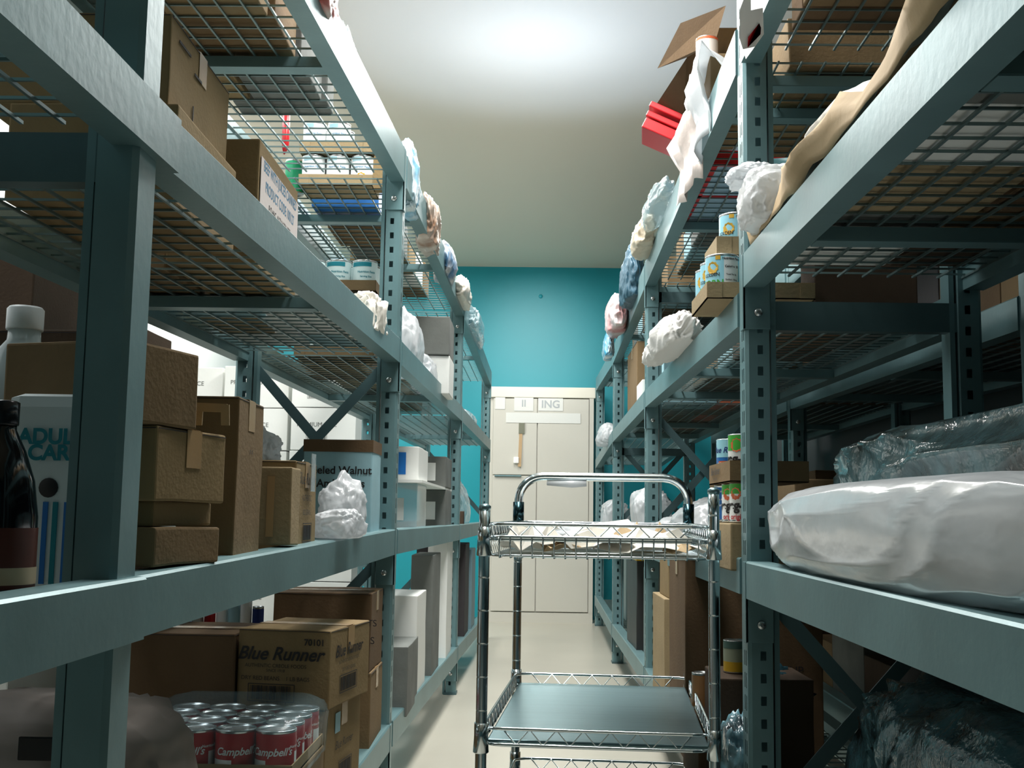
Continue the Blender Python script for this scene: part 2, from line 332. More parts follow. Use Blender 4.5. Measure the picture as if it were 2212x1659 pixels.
# ------------------------------------------------------------------ builders
def wob(bm, amt, sc=6, seed=0):
    for v in bm.verts:
        p = v.co*sc+Vector((seed*3.1, seed*1.7, 0)); v.co += Vector((noise.noise(p), noise.noise(p+Vector((9, 0, 0))), noise.noise(p+Vector((0, 9, 0)))))*amt
def carton(name, label, Y, px, pyt, z0, w, d, rot=0, mi=0, side=1, group=None, cat='box', top='closed', prints=(), m=None, ztop=None, tape=True, base=None, xw=None, band=None):
    """near aisle-side corner at pixel column px, depth Y, top at pixel row pyt; side=1 left row (extends to -x)"""
    z1 = ztop if ztop is not None else atY(px, pyt, Y).z
    X = atY(px, (pyt if pyt is not None else 1100), Y).x if xw is None else xw
    h = z1-z0; r = math.radians(rot); M = Matrix.Rotation(r, 3, 'Z')
    c = Vector((X, Y, z0)) + M @ Vector((-side*w/2, d/2, 0))
    t = thing(name, label, cat, c, r, group); mm = m or cardm(mi)
    bm = nb()
    if top == 'open':
        th = .004
        bx(bm, (0, 0, th/2), (w, d, th)); 
        for sx in (-1, 1): bx(bm, (sx*(w-th)/2, 0, h/2), (th, d, h))
        for sy in (-1, 1): bx(bm, (0, sy*(d-th)/2, h/2), (w-2*th, th, h))
    else:
        bx(bm, (0, 0, h/2), (w, d, h), None, min(.004, w*.03))
    bmesh.ops.subdivide_edges(bm, edges=[e for e in bm.edges if e.calc_length() > .12], cuts=2, use_grid_fill=True)
    wob(bm, .0022, 7, len(bpy.data.objects) % 17); obj('box_body', bm, mm, t)
    if top == 'closed' and tape and h > .05:
        bm = nb(); bx(bm, (0, 0, h+.0012), (w*.99, .05, .0008))
        for s_ in (-1, 1): bx(bm, (s_*(w/2+.0012), 0, h-.03), (.0008, .05, .06))
        obj('tape_strip', bm, TAPE, t)
        bm = nb()   # seam of the closing flaps wrapping onto the faces
        bx(bm, (0, -d/2-.0006, h-.004), (w*.98, .001, .0016)); bx(bm, (side*(w/2+.0006), 0, h-.004), (.001, d*.98, .0016)); obj('flap_seam', bm, DARKM, t)
    if top == 'open':
        for (cx, cy, sx, sy, ax, a) in ((0, -d/2, w, .09, 'X', -1.0), (side*w/2, 0, .09, d, 'Y', 1.0*side), (0, d/2, w, .09, 'X', .5)):
            bm = nb(); bx(bm, (0 if sx == w else side*sx/2, 0 if sy == d else (-sy/2 if cy < 0 else sy/2), 0), (sx*.97, sy*.97, .004))
            R_ = Matrix.Rotation(-a if ax == 'X' else a, 4, ax)
            if ax == 'X' and cy > 0: R_ = Matrix.Rotation(.9, 4, 'X')
            bm.transform(Matrix.Translation((cx, cy, h)) @ R_); obj('flap', bm, mm, t)
    if band:
        bm = nb(); bx(bm, (0, 0, h-band[0]/2+.001), (w+.003, d+.003, band[0]+.002)); obj('box_lid', bm, band[1], t)
    for pr in prints:
        f, kind, u, v, size, im = pr[:6]; kw = pr[6] if len(pr) > 6 else {}
        bm = nb()
        if f == 'F': o = Vector((-w/2+u*w, -d/2-.0022, v*h)); ri = Vector((1, 0, 0))
        else: o = Vector((side*(w/2+.0022), (-d/2+u*d) if side == 1 else (d/2-u*d), v*h)); ri = Vector((0, side, 0))
        if kind == '#bar':
            W_, H_ = size; rr = random.Random(3); x = -W_/2
            for a_, b_ in ((W_, .0015), (W_, -.0015)):
                zz = o+Vector((0, 0, H_/2+.004 if b_ > 0 else -H_/2-.004)); bar(bm, zz-ri*(W_/2+.006), zz+ri*(W_/2+.006), .0004, .002)
            for sx in (-1, 1): e = o+ri*sx*(W_/2+.006); bar(bm, e-Vector((0, 0, H_/2+.004)), e+Vector((0, 0, H_/2+.004)), .002, .0004, ri.cross(Vector((0, 0, 1))))
            while x < W_/2-.003:
                ww = rr.choice((.001, .0018, .003)); e = o+ri*(x+ww/2); bar(bm, e-Vector((0, 0, H_/2)), e+Vector((0, 0, H_/2)), ww, .0004, ri.cross(Vector((0, 0, 1)))); x += ww+rr.choice((.001, .0018, .0026))
            obj('barcode', bm, im, t)
        elif kind == '#rect':
            W_, H_ = size; bar(bm, o-ri*W_/2, o+ri*W_/2, .0012, H_); obj(kw.get('name', 'sticker'), bm, im, t)
        else:
            put_text(bm, kind, o, ri, (0, 0, 1), size, kw.get('shear', 0), kw.get('bold', 0), sx=kw.get('sx', 1)); obj(kw.get('name', 'printed_text'), bm, im, t)
    return t
def can(name, label, loc, r=.036, h=.11, lab=WHITEL, bands=(), texts=(), group=None, rz=0, cat='can', emblem=None):
    t = thing(name, label, cat, loc, rz, group)
    bm = nb(); lathe(bm, [(r*.9, .003), (r*.97, 0), (r*1.02, .001), (r*1.02, .004), (r, .006), (r, h-.006), (r*1.02, h-.004), (r*1.02, h-.001), (r*.97, h), (r*.94, h-.003), (r*.5, h-.0035), (.0005, h-.004)], 28)
    obj('can_body', bm, TIN, t)
    bm = nb(); lathe(bm, [(r+.0006, .007), (r+.0006, h-.007)], 28, cap=False); L_ = obj('can_label', bm, lab, t)
    for (z0, z1, a0, a1, m) in bands:
        bm = nb(); lathe(bm, [(r+.0011, z0*h), (r+.0011, z1*h)], 14, a0=a0, a1=a1, cap=False); obj('label_band', bm, m, L_)
    for (s, a, z, size, m, kw) in texts:
        bm = nb(); put_text(bm, s, (a, 0, z*h), (1, 0, 0), (0, 0, 1), size, kw.get('shear', 0), kw.get('bold', .02), cyl=r+.0016); obj('label_text', bm, m, L_)
    if emblem:
        a, z, size, m = emblem; bm = nb(); n = 20; cs = []
        for k in range(n):
            q = 2*math.pi*k/n; rr_ = size*(1 if k % 2 else .86); aa = a+rr_*math.cos(q)/r; cs.append(bm.verts.new((math.cos(aa)*(r+.0014), math.sin(aa)*(r+.0014), z*h+rr_*math.sin(q))))
        bm.faces.new(cs); obj('label_emblem', bm, m, L_)
    return t
def tray(name, label, x0, x1, y0, y1, z, h=.045, mi=2, group=None, prints=()):
    t = thing(name, label, 'tray', ((x0+x1)/2, (y0+y1)/2, z), 0, group); w, d = x1-x0, y1-y0
    bm = nb(); th = .003; bx(bm, (0, 0, th/2), (w, d, th))
    for s_ in (-1, 1): bx(bm, (s_*(w-th)/2, 0, h/2), (th, d, h)); bx(bm, (0, s_*(d-th)/2, h/2), (w-2*th, th, h))
    obj('tray_body', bm, cardm(mi), t)
    for sx in (-1, 1):   # folded corner glue tabs
        bm = nb(); bx(bm, (sx*(w/2-.02), -d/2-.001, h*.5), (.036, .0015, h*.9)); obj('corner_tab', bm, cardm(mi), t)
    for s, side, u, v, size, m, kw in prints:
        bm = nb(); put_text(bm, s, (-w/2+u*w, -d/2-.0025, v*h), (1, 0, 0), (0, 0, 1), size, kw.get('shear', 0), kw.get('bold', 0)); obj('printed_text', bm, m, t)
    return t
def blob(dims, seed, crease=.12, sub=5, flat=.35, sq=2.0, knot=0, st=(1, 1, 1), nf=6):
    bm = nb(); bmesh.ops.create_icosphere(bm, subdivisions=sub, radius=1)
    dx, dy, dz = dims; m_ = max(dims); an = Vector((dx/m_*st[0], dy/m_*st[1], dz/m_*st[2]*1.3)); off = Vector((seed*5.3, seed*2.1, seed))
    rr = random.Random(seed); A = Vector((0, 0, 1)) if knot else Vector((rr.uniform(-1, 1), rr.uniform(-.6, .6), .35+rr.random()*.5)).normalized()
    U = A.orthogonal().normalized(); W = A.cross(U)
    def rg(q): return (1-abs(noise.noise(q))*2.6)
    for v in bm.verts:
        n = v.co.copy(); p = Vector([math.copysign(abs(c)**(2/sq), c) for c in n])
        q = Vector((n.x*an.x, n.y*an.y, n.z*an.z))*2.4+off; w1 = noise.noise(q*.9); w2 = noise.noise(q*1.7+Vector((9, 3, 0)))
        ph = math.atan2(n.dot(W), n.dot(U)); pol = n.dot(A); ring = 1-abs(pol)**3
        fold = 1-abs(math.sin(ph*nf/2+w1*4.5+pol*1.5+seed))**.6*1.6
        fold2 = 1-abs(math.sin(ph*nf*1.1+w2*6-pol*4))**.6*1.6
        k = 1 + crease*(w1*.9 + .34*fold*ring + .2*fold2*ring + .16*rg(q*2.6)-.2)
        p = p*k
        if p.z < -1+flat: p.z = -1+flat + (p.z+1-flat)*.12
        if knot and n.z > .82: p.z += (n.z-.82)*2.2*knot; p.x *= .6; p.y *= .6
        v.co = Vector((p.x*dx/2, p.y*dy/2, (p.z+1-flat)*dz/(2-flat)))
    for f in bm.faces: f.smooth = True
    return bm
def crumple(name, label, c, w_, d_, h_, seed, m, rz=0, n=5, cat='paper'):
    rr = random.Random(seed); bm = nb(); g = []
    for i in range(n+1):
        row = []
        for j in range(n+1):
            e = min(i, j, n-i, n-j); z = rr.uniform(.1, 1)*h_*(1 if e else .55)
            row.append(bm.verts.new(((j/n-.5)*w_+rr.uniform(-.3, .3)*w_/n, (i/n-.5)*d_+rr.uniform(-.3, .3)*d_/n, z+.004)))
        g.append(row)
    for i in range(n):
        for j in range(n):
            q = [g[i][j], g[i][j+1], g[i+1][j+1], g[i+1][j]]
            if rr.random() < .5: bm.faces.new((q[0], q[1], q[2])); bm.faces.new((q[0], q[2], q[3]))
            else: bm.faces.new((q[0], q[1], q[3])); bm.faces.new((q[1], q[2], q[3]))
    bmesh.ops.recalc_face_normals(bm, faces=bm.faces); bmesh.ops.solidify(bm, geom=bm.faces[:], thickness=.0012)
    return tag(obj(name, bm, m, None, c, rz), label, cat)
def bag(name, label, c, dims, seed, m=None, rz=0, group=None, cat='bag', crease=.2, sub=5, sq=2.2, knot=0, flat=.35, rot=None):
    bm = blob(dims, seed, crease, sub, flat, sq, knot); o = obj(name, bm, m or WHITEP, None, c, rz)
    if rot: o.rotation_euler = rot
    return tag(o, label, cat, group)
def sheet(name, label, rows, m, th=.0015, group=None, cat='paper', seed=0, amt=.006):
    """rows: list of lists of points -> thick sheet"""
    org = Vector(rows[0][0]); bm = nb(); g = [[bm.verts.new(Vector(p)-org) for p in r_] for r_ in rows]
    for a, b_ in zip(g, g[1:]):
        for i in range(len(a)-1): bm.faces.new((a[i], a[i+1], b_[i+1], b_[i])).smooth = True
    bmesh.ops.subdivide_edges(bm, edges=bm.edges[:], cuts=2, use_grid_fill=True, smooth=.3)
    for v in bm.verts:
        q = v.co*9+Vector((seed*3, 0, 0)); v.co += Vector((noise.noise(q), noise.noise(q+Vector((5, 5, 0))), noise.noise(q+Vector((0, 0, 7)))))*amt
    bmesh.ops.recalc_face_normals(bm, faces=bm.faces); bmesh.ops.solidify(bm, geom=bm.faces[:], thickness=th)
    return tag(obj(name, bm, m, None, org), label, cat, group)
Z = Vector((0, 0, 1))
# ================================================================== CABINET on the back wall
def xz(px, py, Y=10.62):
    p = atY(px, py, Y); return p.x, p.z
x0, zt = xz(1060, 835); x1, _ = xz(1283, 835); xm, _ = xz(1161, 900); CY = 10.62
cb = thing('cupboard', 'tall cream double-door cupboard against the teal wall at the end of the aisle', 'cupboard', ((x0+x1)/2, CY, 0)); S = cb.location.copy()
b = nb(); box2(b, (x0, CY+.03, 0), (x1, 10.995, zt-.1), .004); obj('carcass', b, CREAM, cb, shift=S)
b = nb(); box2(b, (x0-.015, CY-.01, zt-.1), (x1+.015, 10.995, zt), .006); obj('cornice', b, mat('white_cream', (232, 228, 214), .45), cb, shift=S)
b = nb(); box2(b, (x0, CY, 0), (x1, CY+.035, .09)); obj('plinth', b, CREAM, cb, shift=S)
for a_, c_, hn in ((x0+.03, xm-.004, 1), (xm+.004, x1-.045, 0)):
    for z0_, z1_ in ((.10, 1.345), (1.355, zt-.11)) if hn else ((.10, zt-.11),):
        b = nb(); box2(b, (a_, CY, z0_), (c_, CY+.022, z1_), .003); dr = obj('cupboard_door', b, CREAM, cb, shift=S)
        if hn and z0_ < 1: b = nb(); box2(b, (a_+.02, CY-.02, 1.335), (a_+.27, CY+.002, 1.348), .003); obj('door_handle', b, STEEL, dr, shift=S)
b = nb(); box2(b, (x1-.04, CY-.002, .09), (x1, CY+.03, zt-.1)); obj('side_stile', b, CREAM, cb, shift=S)
def paper(pxa, pya, pxb, pyb, label, txt=None, size=.03, m=None, dep=.0, strip=False):
    a_ = atY(pxa, pya, CY-.004-dep); c_ = atY(pxb, pyb, CY-.004-dep)
    t = thing('paper_sign', label, 'sign', ((a_.x+c_.x)/2, CY-.004-dep, c_.z)); w_, h_ = c_.x-a_.x, a_.z-c_.z
    b = nb(); bx(b, (0, 0, h_/2), (w_, .0015, h_)); obj('sheet', b, m or WHITEC, t)
    if txt:
        b = nb(); put_text(b, txt, (0, -.002, h_*.5), (1, 0, 0), Z, size, bold=.02); obj('printed_text', b, mat('faint_ink', (176, 182, 186), .6), t)
    return t
paper(1070, 858, 1091, 884, 'small blank white note taped at the far left of the cupboard door top')
paper(1111, 856, 1152, 888, 'white paper sign with boxed letters on the left cupboard door', 'II', .09)
paper(1163, 860, 1216, 888, 'white paper sign lettered in grey capitals on the right cupboard door', 'ING', .1)
paper(1093, 891, 1254, 915, 'long white taped paper strip across both cupboard doors below the signs')
b = nb(); p = atY(1126, 917, CY-.004); q = atY(1122, 1008, CY-.02)
bar(b, p, q, .03, .004, (0, 1, 0)); o = obj('hanging_strap', b, mat('tan_strap', (190, 160, 120), .6)); tag(o, 'narrow tan strap hanging down the left cupboard door', 'strap')
b = nb(); p1 = atY(1127, 925, CY-.008); bx(b, p1, (.055, .012, .10)); o = obj('hanging_tag', b, mat('grey_tag', (120, 122, 104), .5)); tag(o, 'small grey-brown tag at the top of the tan strap on the cupboard', 'tag')
b = nb(); p1 = atY(1115, 994, CY-.02); bx(b, p1, (.05, .03, .06), None, .01); o = obj('door_knob_cover', b, mat('bright_white', (250, 250, 248), .4)); tag(o, 'small bright white cover beside the tan strap on the cupboard', 'cover')
b = nb(); lathe(b, [(.02, 0), (.018, .004), (.001, .006)], 16); b.transform(Matrix.Rotation(math.pi/2, 4, 'X')); o = obj('wall_hook_plate', b, mat('teal_wall_paint', (0, 0, 0)), None, atY(1168, 640, 10.995)); tag(o, 'tiny round painted cover plate high on the teal wall', 'plate')
# ================================================================== CART
def cart():
    W, Ld = .535, .93; rz = math.radians(-4.3); c = Vector((.159, 2.68, 0))
    t = thing('wire_utility_cart', 'chrome wire utility cart with three shelves standing in the aisle', 'cart', c, rz)
    tops = {(-1, 0): 1.0, (1, 0): 1.045, (-1, 1): .93, (1, 1): .93}
    for sx in (-1, 1):
        for sy in (0, 1):
            x, y = sx*W/2, sy*Ld; b = nb(); zt_ = tops[(sx, sy)]
            lathe(b, [(.0132, .13)]+[(r_, .15+k*.0762+dz) for k in range(int((zt_-.17)/.0762)+1) for r_, dz in ((.0132, -.0012), (.0132, 0), (.0124, .0004), (.0124, .002), (.0132, .0024), (.0132, .0036))]+[(.0132, zt_)], 18, (x, y, 0))
            po = obj('post', b, CHROME, t)
            if sy == 0: b = nb(); lathe(b, [(.0136, zt_-.006), (.0145, zt_-.002), (.0145, zt_+.004), (.006, zt_+.009)], 16, (x, y, 0)); obj('post_cap', b, STEEL, po)
            for z in (.205, .455, .905):
                b = nb(); lathe(b, [(.0165, z-.018), (.0185, z-.016), (.0165, z+.02), (.0165, z+.05)], 18, (x, y, 0)); obj('collar', b, CHROME, po)
            b = nb(); tube(b, [(x, y, .14), (x, y, .1)], .016, 14); bx(b, (x, y+.01, .085), (.034, .05, .03), None, .006)
            ca = obj('caster', b, BLACKM, t)
            b = nb(); lathe(b, [(.012, -.014), (.05, -.013), (.052, -.008), (.052, .008), (.05, .013), (.012, .014)], 24); b.transform(Matrix.Translation((x, y+.02, .052)) @ Matrix.Rotation(math.pi/2, 4, 'Y')); obj('wheel', b, GREYC, ca)
    def ring(b, z, r, ins=0.0, rc=.05):
        pts = []; w2 = W/2-ins
        for (cx, cy, a0) in ((w2-rc, ins+rc, -90), (w2-rc, Ld-ins-rc, 0), (-w2+rc, Ld-ins-rc, 90), (-w2+rc, ins+rc, 180)):
            for k in range(5): a = math.radians(a0+k*22.5); pts.append((cx+rc*math.cos(a), cy+rc*math.sin(a), z))
        pts.append(pts[0]); tube(b, pts, r, 8, cap=False); return pts
    def truss(b, z0, z1, n, y=None, x=None, ins=.012):
        P = []
        for k in range(2*n+1):
            z = z1 if k % 2 == 0 else z0
            P.append((-W/2+.05+(W-.1)*k/(2*n), y, z) if y is not None else (x, .05+(Ld-.1)*k/(2*n), z))
        tube(b, P, .0022, 6)
    for nm, zt_, zb_, kind in (('top_shelf', .962, .932, 'basket'), ('middle_shelf', .492, .456, 'tray'), ('bottom_shelf', .235, .200, 'tray')):
        b = nb(); ring(b, zt_, .0042); ring(b, zb_, .0042); s_ = obj(nm, b, CHROME, t)
        for y in (0.003, Ld-.003): b = nb(); truss(b, zb_, zt_, 7, y=y); obj('truss_wire', b, CHROME, s_)
        for x in (-W/2+.003, W/2-.003): b = nb(); truss(b, zb_, zt_, 12, x=x); obj('truss_wire', b, CHROME, s_)
        if kind == 'basket':
            b = nb(); zb2 = .888; ring(b, zb_-.006, .0035, .002); ring(b, zb2, .003, .012)
            n = 19
            for k in range(n):
                x = -W/2+.035+(W-.07)*k/(n-1); tube(b, [(x, -.003, zb_), (x, .004, zb_-.03), (x, .012, zb2-.004), (x, Ld-.012, zb2-.004), (x, Ld-.004, zb_-.03), (x, Ld+.003, zb_)], .0021, 6)
            for k in range(20):
                y = .04+(Ld-.08)*k/19; tube(b, [(-W/2, y, zb_), (-W/2+.012, y, zb2), (W/2-.012, y, zb2), (W/2, y, zb_)], .002, 6)
            obj('basket_wire', b, CHROME, s_)
        else:
            b = nb(); box2(b, (-W/2+.012, .012, zt_-.036), (W/2-.012, Ld-.012, zt_-.026), .004); obj('shelf_plate', b, STEEL, s_)
    b = nb(); x = W/2; y = Ld; pts = [(-x, y, .9), (-x, y, 1.03)]
    for k in range(1, 8): a = math.pi-k*math.pi/16; pts.append((-x+.075+.075*math.cos(a), y, 1.03+.075*math.sin(a)))
    pts += [(-x+.08, y, 1.106), (x-.08, y, 1.106)]
    for k in range(1, 8): a = math.pi/2-k*math.pi/16; pts.append((x-.075+.075*math.cos(a), y, 1.03+.075*math.sin(a)))
    pts += [(x, y, 1.03), (x, y, .9)]
    hd = obj('push_handle', b if tube(b, pts, .0135, 16) is None else b, CHROME, t)
    for sx in (-1, 1): b = nb(); tube(b, [(sx*x, y, .955), (sx*x, y, 1.025)], .0175, 16); obj('handle_sleeve', b, mat('dark_chrome', (60, 90, 98), .2, 1), hd)
    b = nb(); tube(b, [(-x+.09, y-.004, 1.085), (-x+.17, y-.01, 1.083), (-x+.215, y-.006, 1.085)], .008, 10, radii=[.007, .012, .009]); obj('tape_wrap', b, WHITEP, hd)
    return t, c, rz
ct, cc, crz = cart(); CM = Matrix.Translation(cc) @ Matrix.Rotation(crz, 4, 'Z')
def cl(x, y, z): return CM @ Vector((x, y, z))
# papers and wrappers lying in the basket
kinds = [('crumpled_paper', 'large crumpled white paper filling the left end of the cart basket', -.17, .16, .15, .24, .06, PAPER),
         ('crumpled_paper', 'folded white paper with sharp crease in the middle of the basket front', -.02, .12, .19, .18, .055, PAPER),
         ('crumpled_paper', 'wide white folded paper on the right of the cart basket front', .12, .14, .2, .2, .06, PAPER),
         ('crumpled_paper', 'white paper scrap in the right front corner of the cart basket', .21, .12, .09, .12, .035, PAPER),
         ('kraft_wrapper', 'crumpled tan wrapper between two white papers at the basket front', -.085, .07, .08, .1, .04, KRAFT),
         ('kraft_wrapper', 'small tan wrapper at the right end of the cart basket', .19, .055, .06, .08, .03, KRAFT),
         ('crumpled_paper', 'white wrapping paper heaped midway along the cart basket', -.05, .45, .36, .34, .07, PAPER),
         ('kraft_wrapper', 'tan wrapping paper lying behind the front papers of the basket', .1, .36, .16, .2, .065, KRAFT),
         ('plastic_bag', 'thin white plastic bag spread over the handle end of the basket', .06, .72, .38, .3, .075, WHITEP)]
for i, (n_, lb, x, y, w_, d_, h_, m_) in enumerate(kinds):
    if n_ == 'plastic_bag': bag(n_, lb, cl(x, y, .889), (w_, d_, h_), i+2, m_, crz, crease=.3)
    else: crumple(n_, lb, cl(x, y, .889), w_, d_, h_*1.25, i+5, m_, crz+.3*math.sin(i*2.1), 5 if w_ > .14 else 3)
# ================================================================== LEFT ROW, low level (eye height)
A = carton
def bstack():
    g = 'brown cartons stacked beside the near left post'
    A('carton', 'flat tan carton at the bottom of the stack beside the near left post', 1.70, 335, 1140, zLt(2, 1.75), .30, .22, -10, 1, top='closed', group=None, tape=False)
    z = atY(335, 1140, 1.70).z
    A('carton', 'thin brown carton second from the bottom of the stack beside the near left post', 1.72, 333, 1084, z+.001, .30, .21, -8, 0, tape=False)
    z = atY(333, 1084, 1.72).z
    A('carton', 'large tan carton with torn corner flap in the stack beside the near left post', 1.69, 342, 918, z+.001, .30, .235, -10, 0)
    z = atY(342, 918, 1.69).z
    A('carton', 'grey-brown carton on top of the stack beside the near left post', 1.62, 288, 732, z+.001, .22, .18, -15, 1, tape=False)
    t = thing('torn_cardboard_flap', 'torn cardboard flap with a hand hole sticking up from the large tan carton', 'flap', atY(455, 918, 1.90)); b = nb()
    bx(b, (-.02, 0, .018), (.012, .004, .036)); bx(b, (.024, 0, .018), (.014, .004, .036)); bx(b, (0, 0, .03), (.055, .004, .014)); wob(b, .002, 20); obj('card_piece', b, cardm(2), t)
bstack()
A('carton', 'small brown carton with marked side behind the left stack', 2.12, 517, 856, zL(2, 2.2), .11, .2, 0, 1, prints=[('S', 'x x', .5, .7, .02, INK)])
A('carton', 'narrow upright tan carton with frayed torn top edge and tape stripe', 2.45, 632, 1010, zLt(2, 2.5), .118, .09, 0, 2, tape=False, prints=[('F', '#rect', .62, .5, (.016, .13), TAPE, {'name': 'tape_strip'})])
A('carton', 'upright tan carton with clear tape and a barcode on its aisle side', 2.57, 641, 994, zL(2, 2.6), .14, .25, 0, 0, prints=[('S', '#bar', .55, .26, (.09, .035), INK), ('S', 'AUTHENTIC', .5, .62, .02, INK), ('S', 'RED BEANS', .5, .47, .018, INK), ('S', 'Blue Runner', .5, .82, .04, INK, {'shear': .3})])
b = nb(); p = atY(667, 994, 2.72); bx(b, (0, 0, -.03), (.002, .05, .09)); o = obj('clear_tape_strip', b, CLEART, None, (atY(667, 994, 2.72).x+.012, 2.72, p.z)); tag(o, 'strip of clear tape over the top corner of the barcoded tan carton', 'tape')
A('carton', 'grey-brown carton carrying a knotted bag behind the upright tan cartons', 3.02, 600, 1003, zL(2, 3.1), .25, .22, 0, 1)
bag('plastic_bag', 'knotted white plastic bag with pale blue print on a carton behind the tan cartons', (atY(556, 1000, 3.12).x, 3.12, atY(556, 1003, 3.1).z), (.13, .16, .1), 3, WHITEP, knot=.6)
b = nb(); bx(b, (0, 0, .04), (.012, .1, .08)); o = obj('red_box', b, REDM, None, (atY(505, 990, 2.6).x, 2.6, zL(2, 2.6)+.105)); tag(o, 'thin red box edge showing beside the knotted white bag', 'box')
A('carton', 'plain tan carton under the thin red box on the left rack', 2.52, 512, None, zL(2, 2.6), .1, .18, 0, 2, ztop=zL(2, 2.6)+.104, xw=atY(512, 1000, 2.52).x, tape=False)
bag('plastic_bag', 'tied white plastic bag on the left rack beside the pale blue carton', (atY(736, 1100, 3.12).x, 3.16, zLt(2, 3.1)), (.13, .2, .165), 11, WHITEP, knot=.45, crease=.2)
bag('plastic_bag', 'slumped clear-white plastic bag lying below the tied bag at the shelf edge', (atY(742, 1100, 2.98).x-.005, 2.96, zLt(2, 3)), (.125, .17, .075), 14, WHITEP, crease=.2, sq=2.6)
A('carton', 'pale blue carton with brown top band and black lettering beside the left rack post', 3.52, 806, 952, zL(2, 3.6), .215, .2, 0, 3, m=BLUEC, band=(.036, cardm(3)), tape=False,
  prints=[('F', 'Peeled Walnut', .52, .70, .034, INK, {'bold': .02}), ('F', 'Amber Pcs', .55, .57, .034, INK, {'bold': .02}), ('F', 'Net 24/1lb', .6, .46, .018, INK), ('F', '20', .56, .27, .05, INK)])
# jug, dark bottle and white pack by the near post
Yj = 1.80; pj = atY(54, 700, Yj); z0 = zL(2, Yj); zt = atY(54, 664, Yj).z
t = thing('plastic_jug', 'large clear plastic jug with white screw cap on the left shelf', 'jug', (pj.x, Yj, z0)); h = zt-z0
b = nb(); lathe(b, [(.05, 0), (.075, .01), (.078, .03), (.078, h-.2), (.07, h-.15), (.045, h-.08), (.026, h-.055), (.024, h-.03)], 32); obj('jug_body', b, CLEARP, t)
b = nb(); lathe(b, [(.028, h-.038), (.0285, h-.036), (.0285, h-.004), (.025, h), (.001, h)], 28); obj('screw_cap', b, mat('cap_white', (215, 222, 224), .4), t)
b = nb(); lathe(b, [(.0795, .05), (.0795, h-.21)], 32, cap=False); obj('paper_label', b, mat('jug_label', (190, 206, 208), .5), t)
Yd = 1.36; pd = atY(8, 900, Yd); z0 = zL(2, Yd); h = atY(8, 866, Yd).z-z0
t = thing('glass_bottle', 'dark glossy rounded bottle at the far left shelf edge', 'bottle', (pd.x, Yd, z0)); dark = mat('dark_liquid_glass', (12, 14, 18), .08, 0, spec=.8)
b = nb(); lathe(b, [(.03, 0), (.044, .004), (.046, .02), (.046, h*.45), (.04, h*.62), (.028, h*.76), (.016, h*.86), (.0155, h-.02)], 32); obj('bottle_body', b, dark, t)
b = nb(); lathe(b, [(.0175, h-.03), (.018, h-.028), (.018, h-.002), (.014, h), (.001, h)], 24); obj('bottle_cap', b, mat('black_cap', (40, 42, 46), .15, .4), t)
b = nb(); lathe(b, [(.0468, .03), (.0468, h*.4)], 32, cap=False); lb = obj('bottle_label', b, mat('red_brown_label', (92, 44, 34), .35), t)
b = nb(); lathe(b, [(.0473, .035), (.0473, .055)], 32, cap=False); obj('label_band', b, mat('buff', (190, 170, 140), .5), lb)
Yp = 1.60; pr = atY(184, 1000, Yp); z0 = zL(2, Yp); zt = atY(150, 850, Yp).z
t = thing('care_product_pack', 'soft white pack with teal capital letters and blue stripes behind the dark bottle', 'pack', (pr.x-.06, Yp+.045, z0)); h = zt-z0
b = nb(); bx(b, (0, 0, h/2), (.12, .09, h), None, .02); wob(b, .003, 9, 2); obj('pack_body', b, mat('pack_white', (206, 218, 220), .45), t)
b = nb(); put_text(b, 'ADULT', (.012, -.049, h*.78), (1, 0, 0), Z, .03, bold=.04); put_text(b, 'CARE', (.016, -.049, h*.70), (1, 0, 0), Z, .03, bold=.04); obj('printed_text', b, INKT, t)
for k, (dx, m_) in enumerate(((-.035, mat('stripe_grey', (70, 120, 118), .5)), (-.012, INKT), (.008, BLUEM), (.022, INKT), (.038, BLUEM))):
    b = nb(); bx(b, (dx, -.0465, h*.26), (.007, .003, h*.40)); obj('stripe', b, m_, t)
b = nb(); lathe(b, [(.014, 0), (.013, .002), (.0005, .002)], 16); b.transform(Matrix.Translation((.01, -.046, h*.53)) @ Matrix.Rotation(math.pi/2, 4, 'X')); obj('round_mark', b, INK, t)
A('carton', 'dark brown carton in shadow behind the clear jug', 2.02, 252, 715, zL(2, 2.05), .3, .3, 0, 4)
# ================================================================== LEFT ROW, upper-middle level
zz = zL(1, 2)
A('carton', 'lower tan carton with punched handle slot and MED stamp on the upper left shelf', 1.93, 385, 224, zz, .30, .40, 0, 0, tape=False, prints=[('S', 'MED', .90, .3, .034, INK, {'bold': .03}), ('S', '#rect', .33, .6, (.085, .003), INK, {'name': 'handle_slot'}), ('S', '#rect', .23, .52, (.002, .03), INK, {'name': 'handle_slot'})])
z1 = atY(385, 224, 1.93).z
A('carton', 'tall tan carton with handle slits stacked on the MED carton', 1.94, 372, 28, z1+.001, .34, .39, 0, 0, prints=[('S', '#rect', .2, .8, (.07, .005), INK, {'name': 'hand_slit'}), ('S', '#rect', .42, .66, (.045, .005), INK, {'name': 'hand_slit'}), ('S', '#rect', .36, .2, (.004, .03), INK, {'name': 'hand_slit'})])
pk = mat('pinkish_white_card', (214, 204, 200), .7, 0, .05, 60)
t = A('carton', 'cardboard carton lettered BEEF WITH JUICES CANNED with frayed top edge', 2.44, 562, 300, zL(1, 2.5), .2, .42, 0, 0, tape=False, prints=[
  ('S', '#rect', .5, .5, (.40, .215), pk, {'name': 'printed_panel'})])
h = t.children[0].dimensions.z
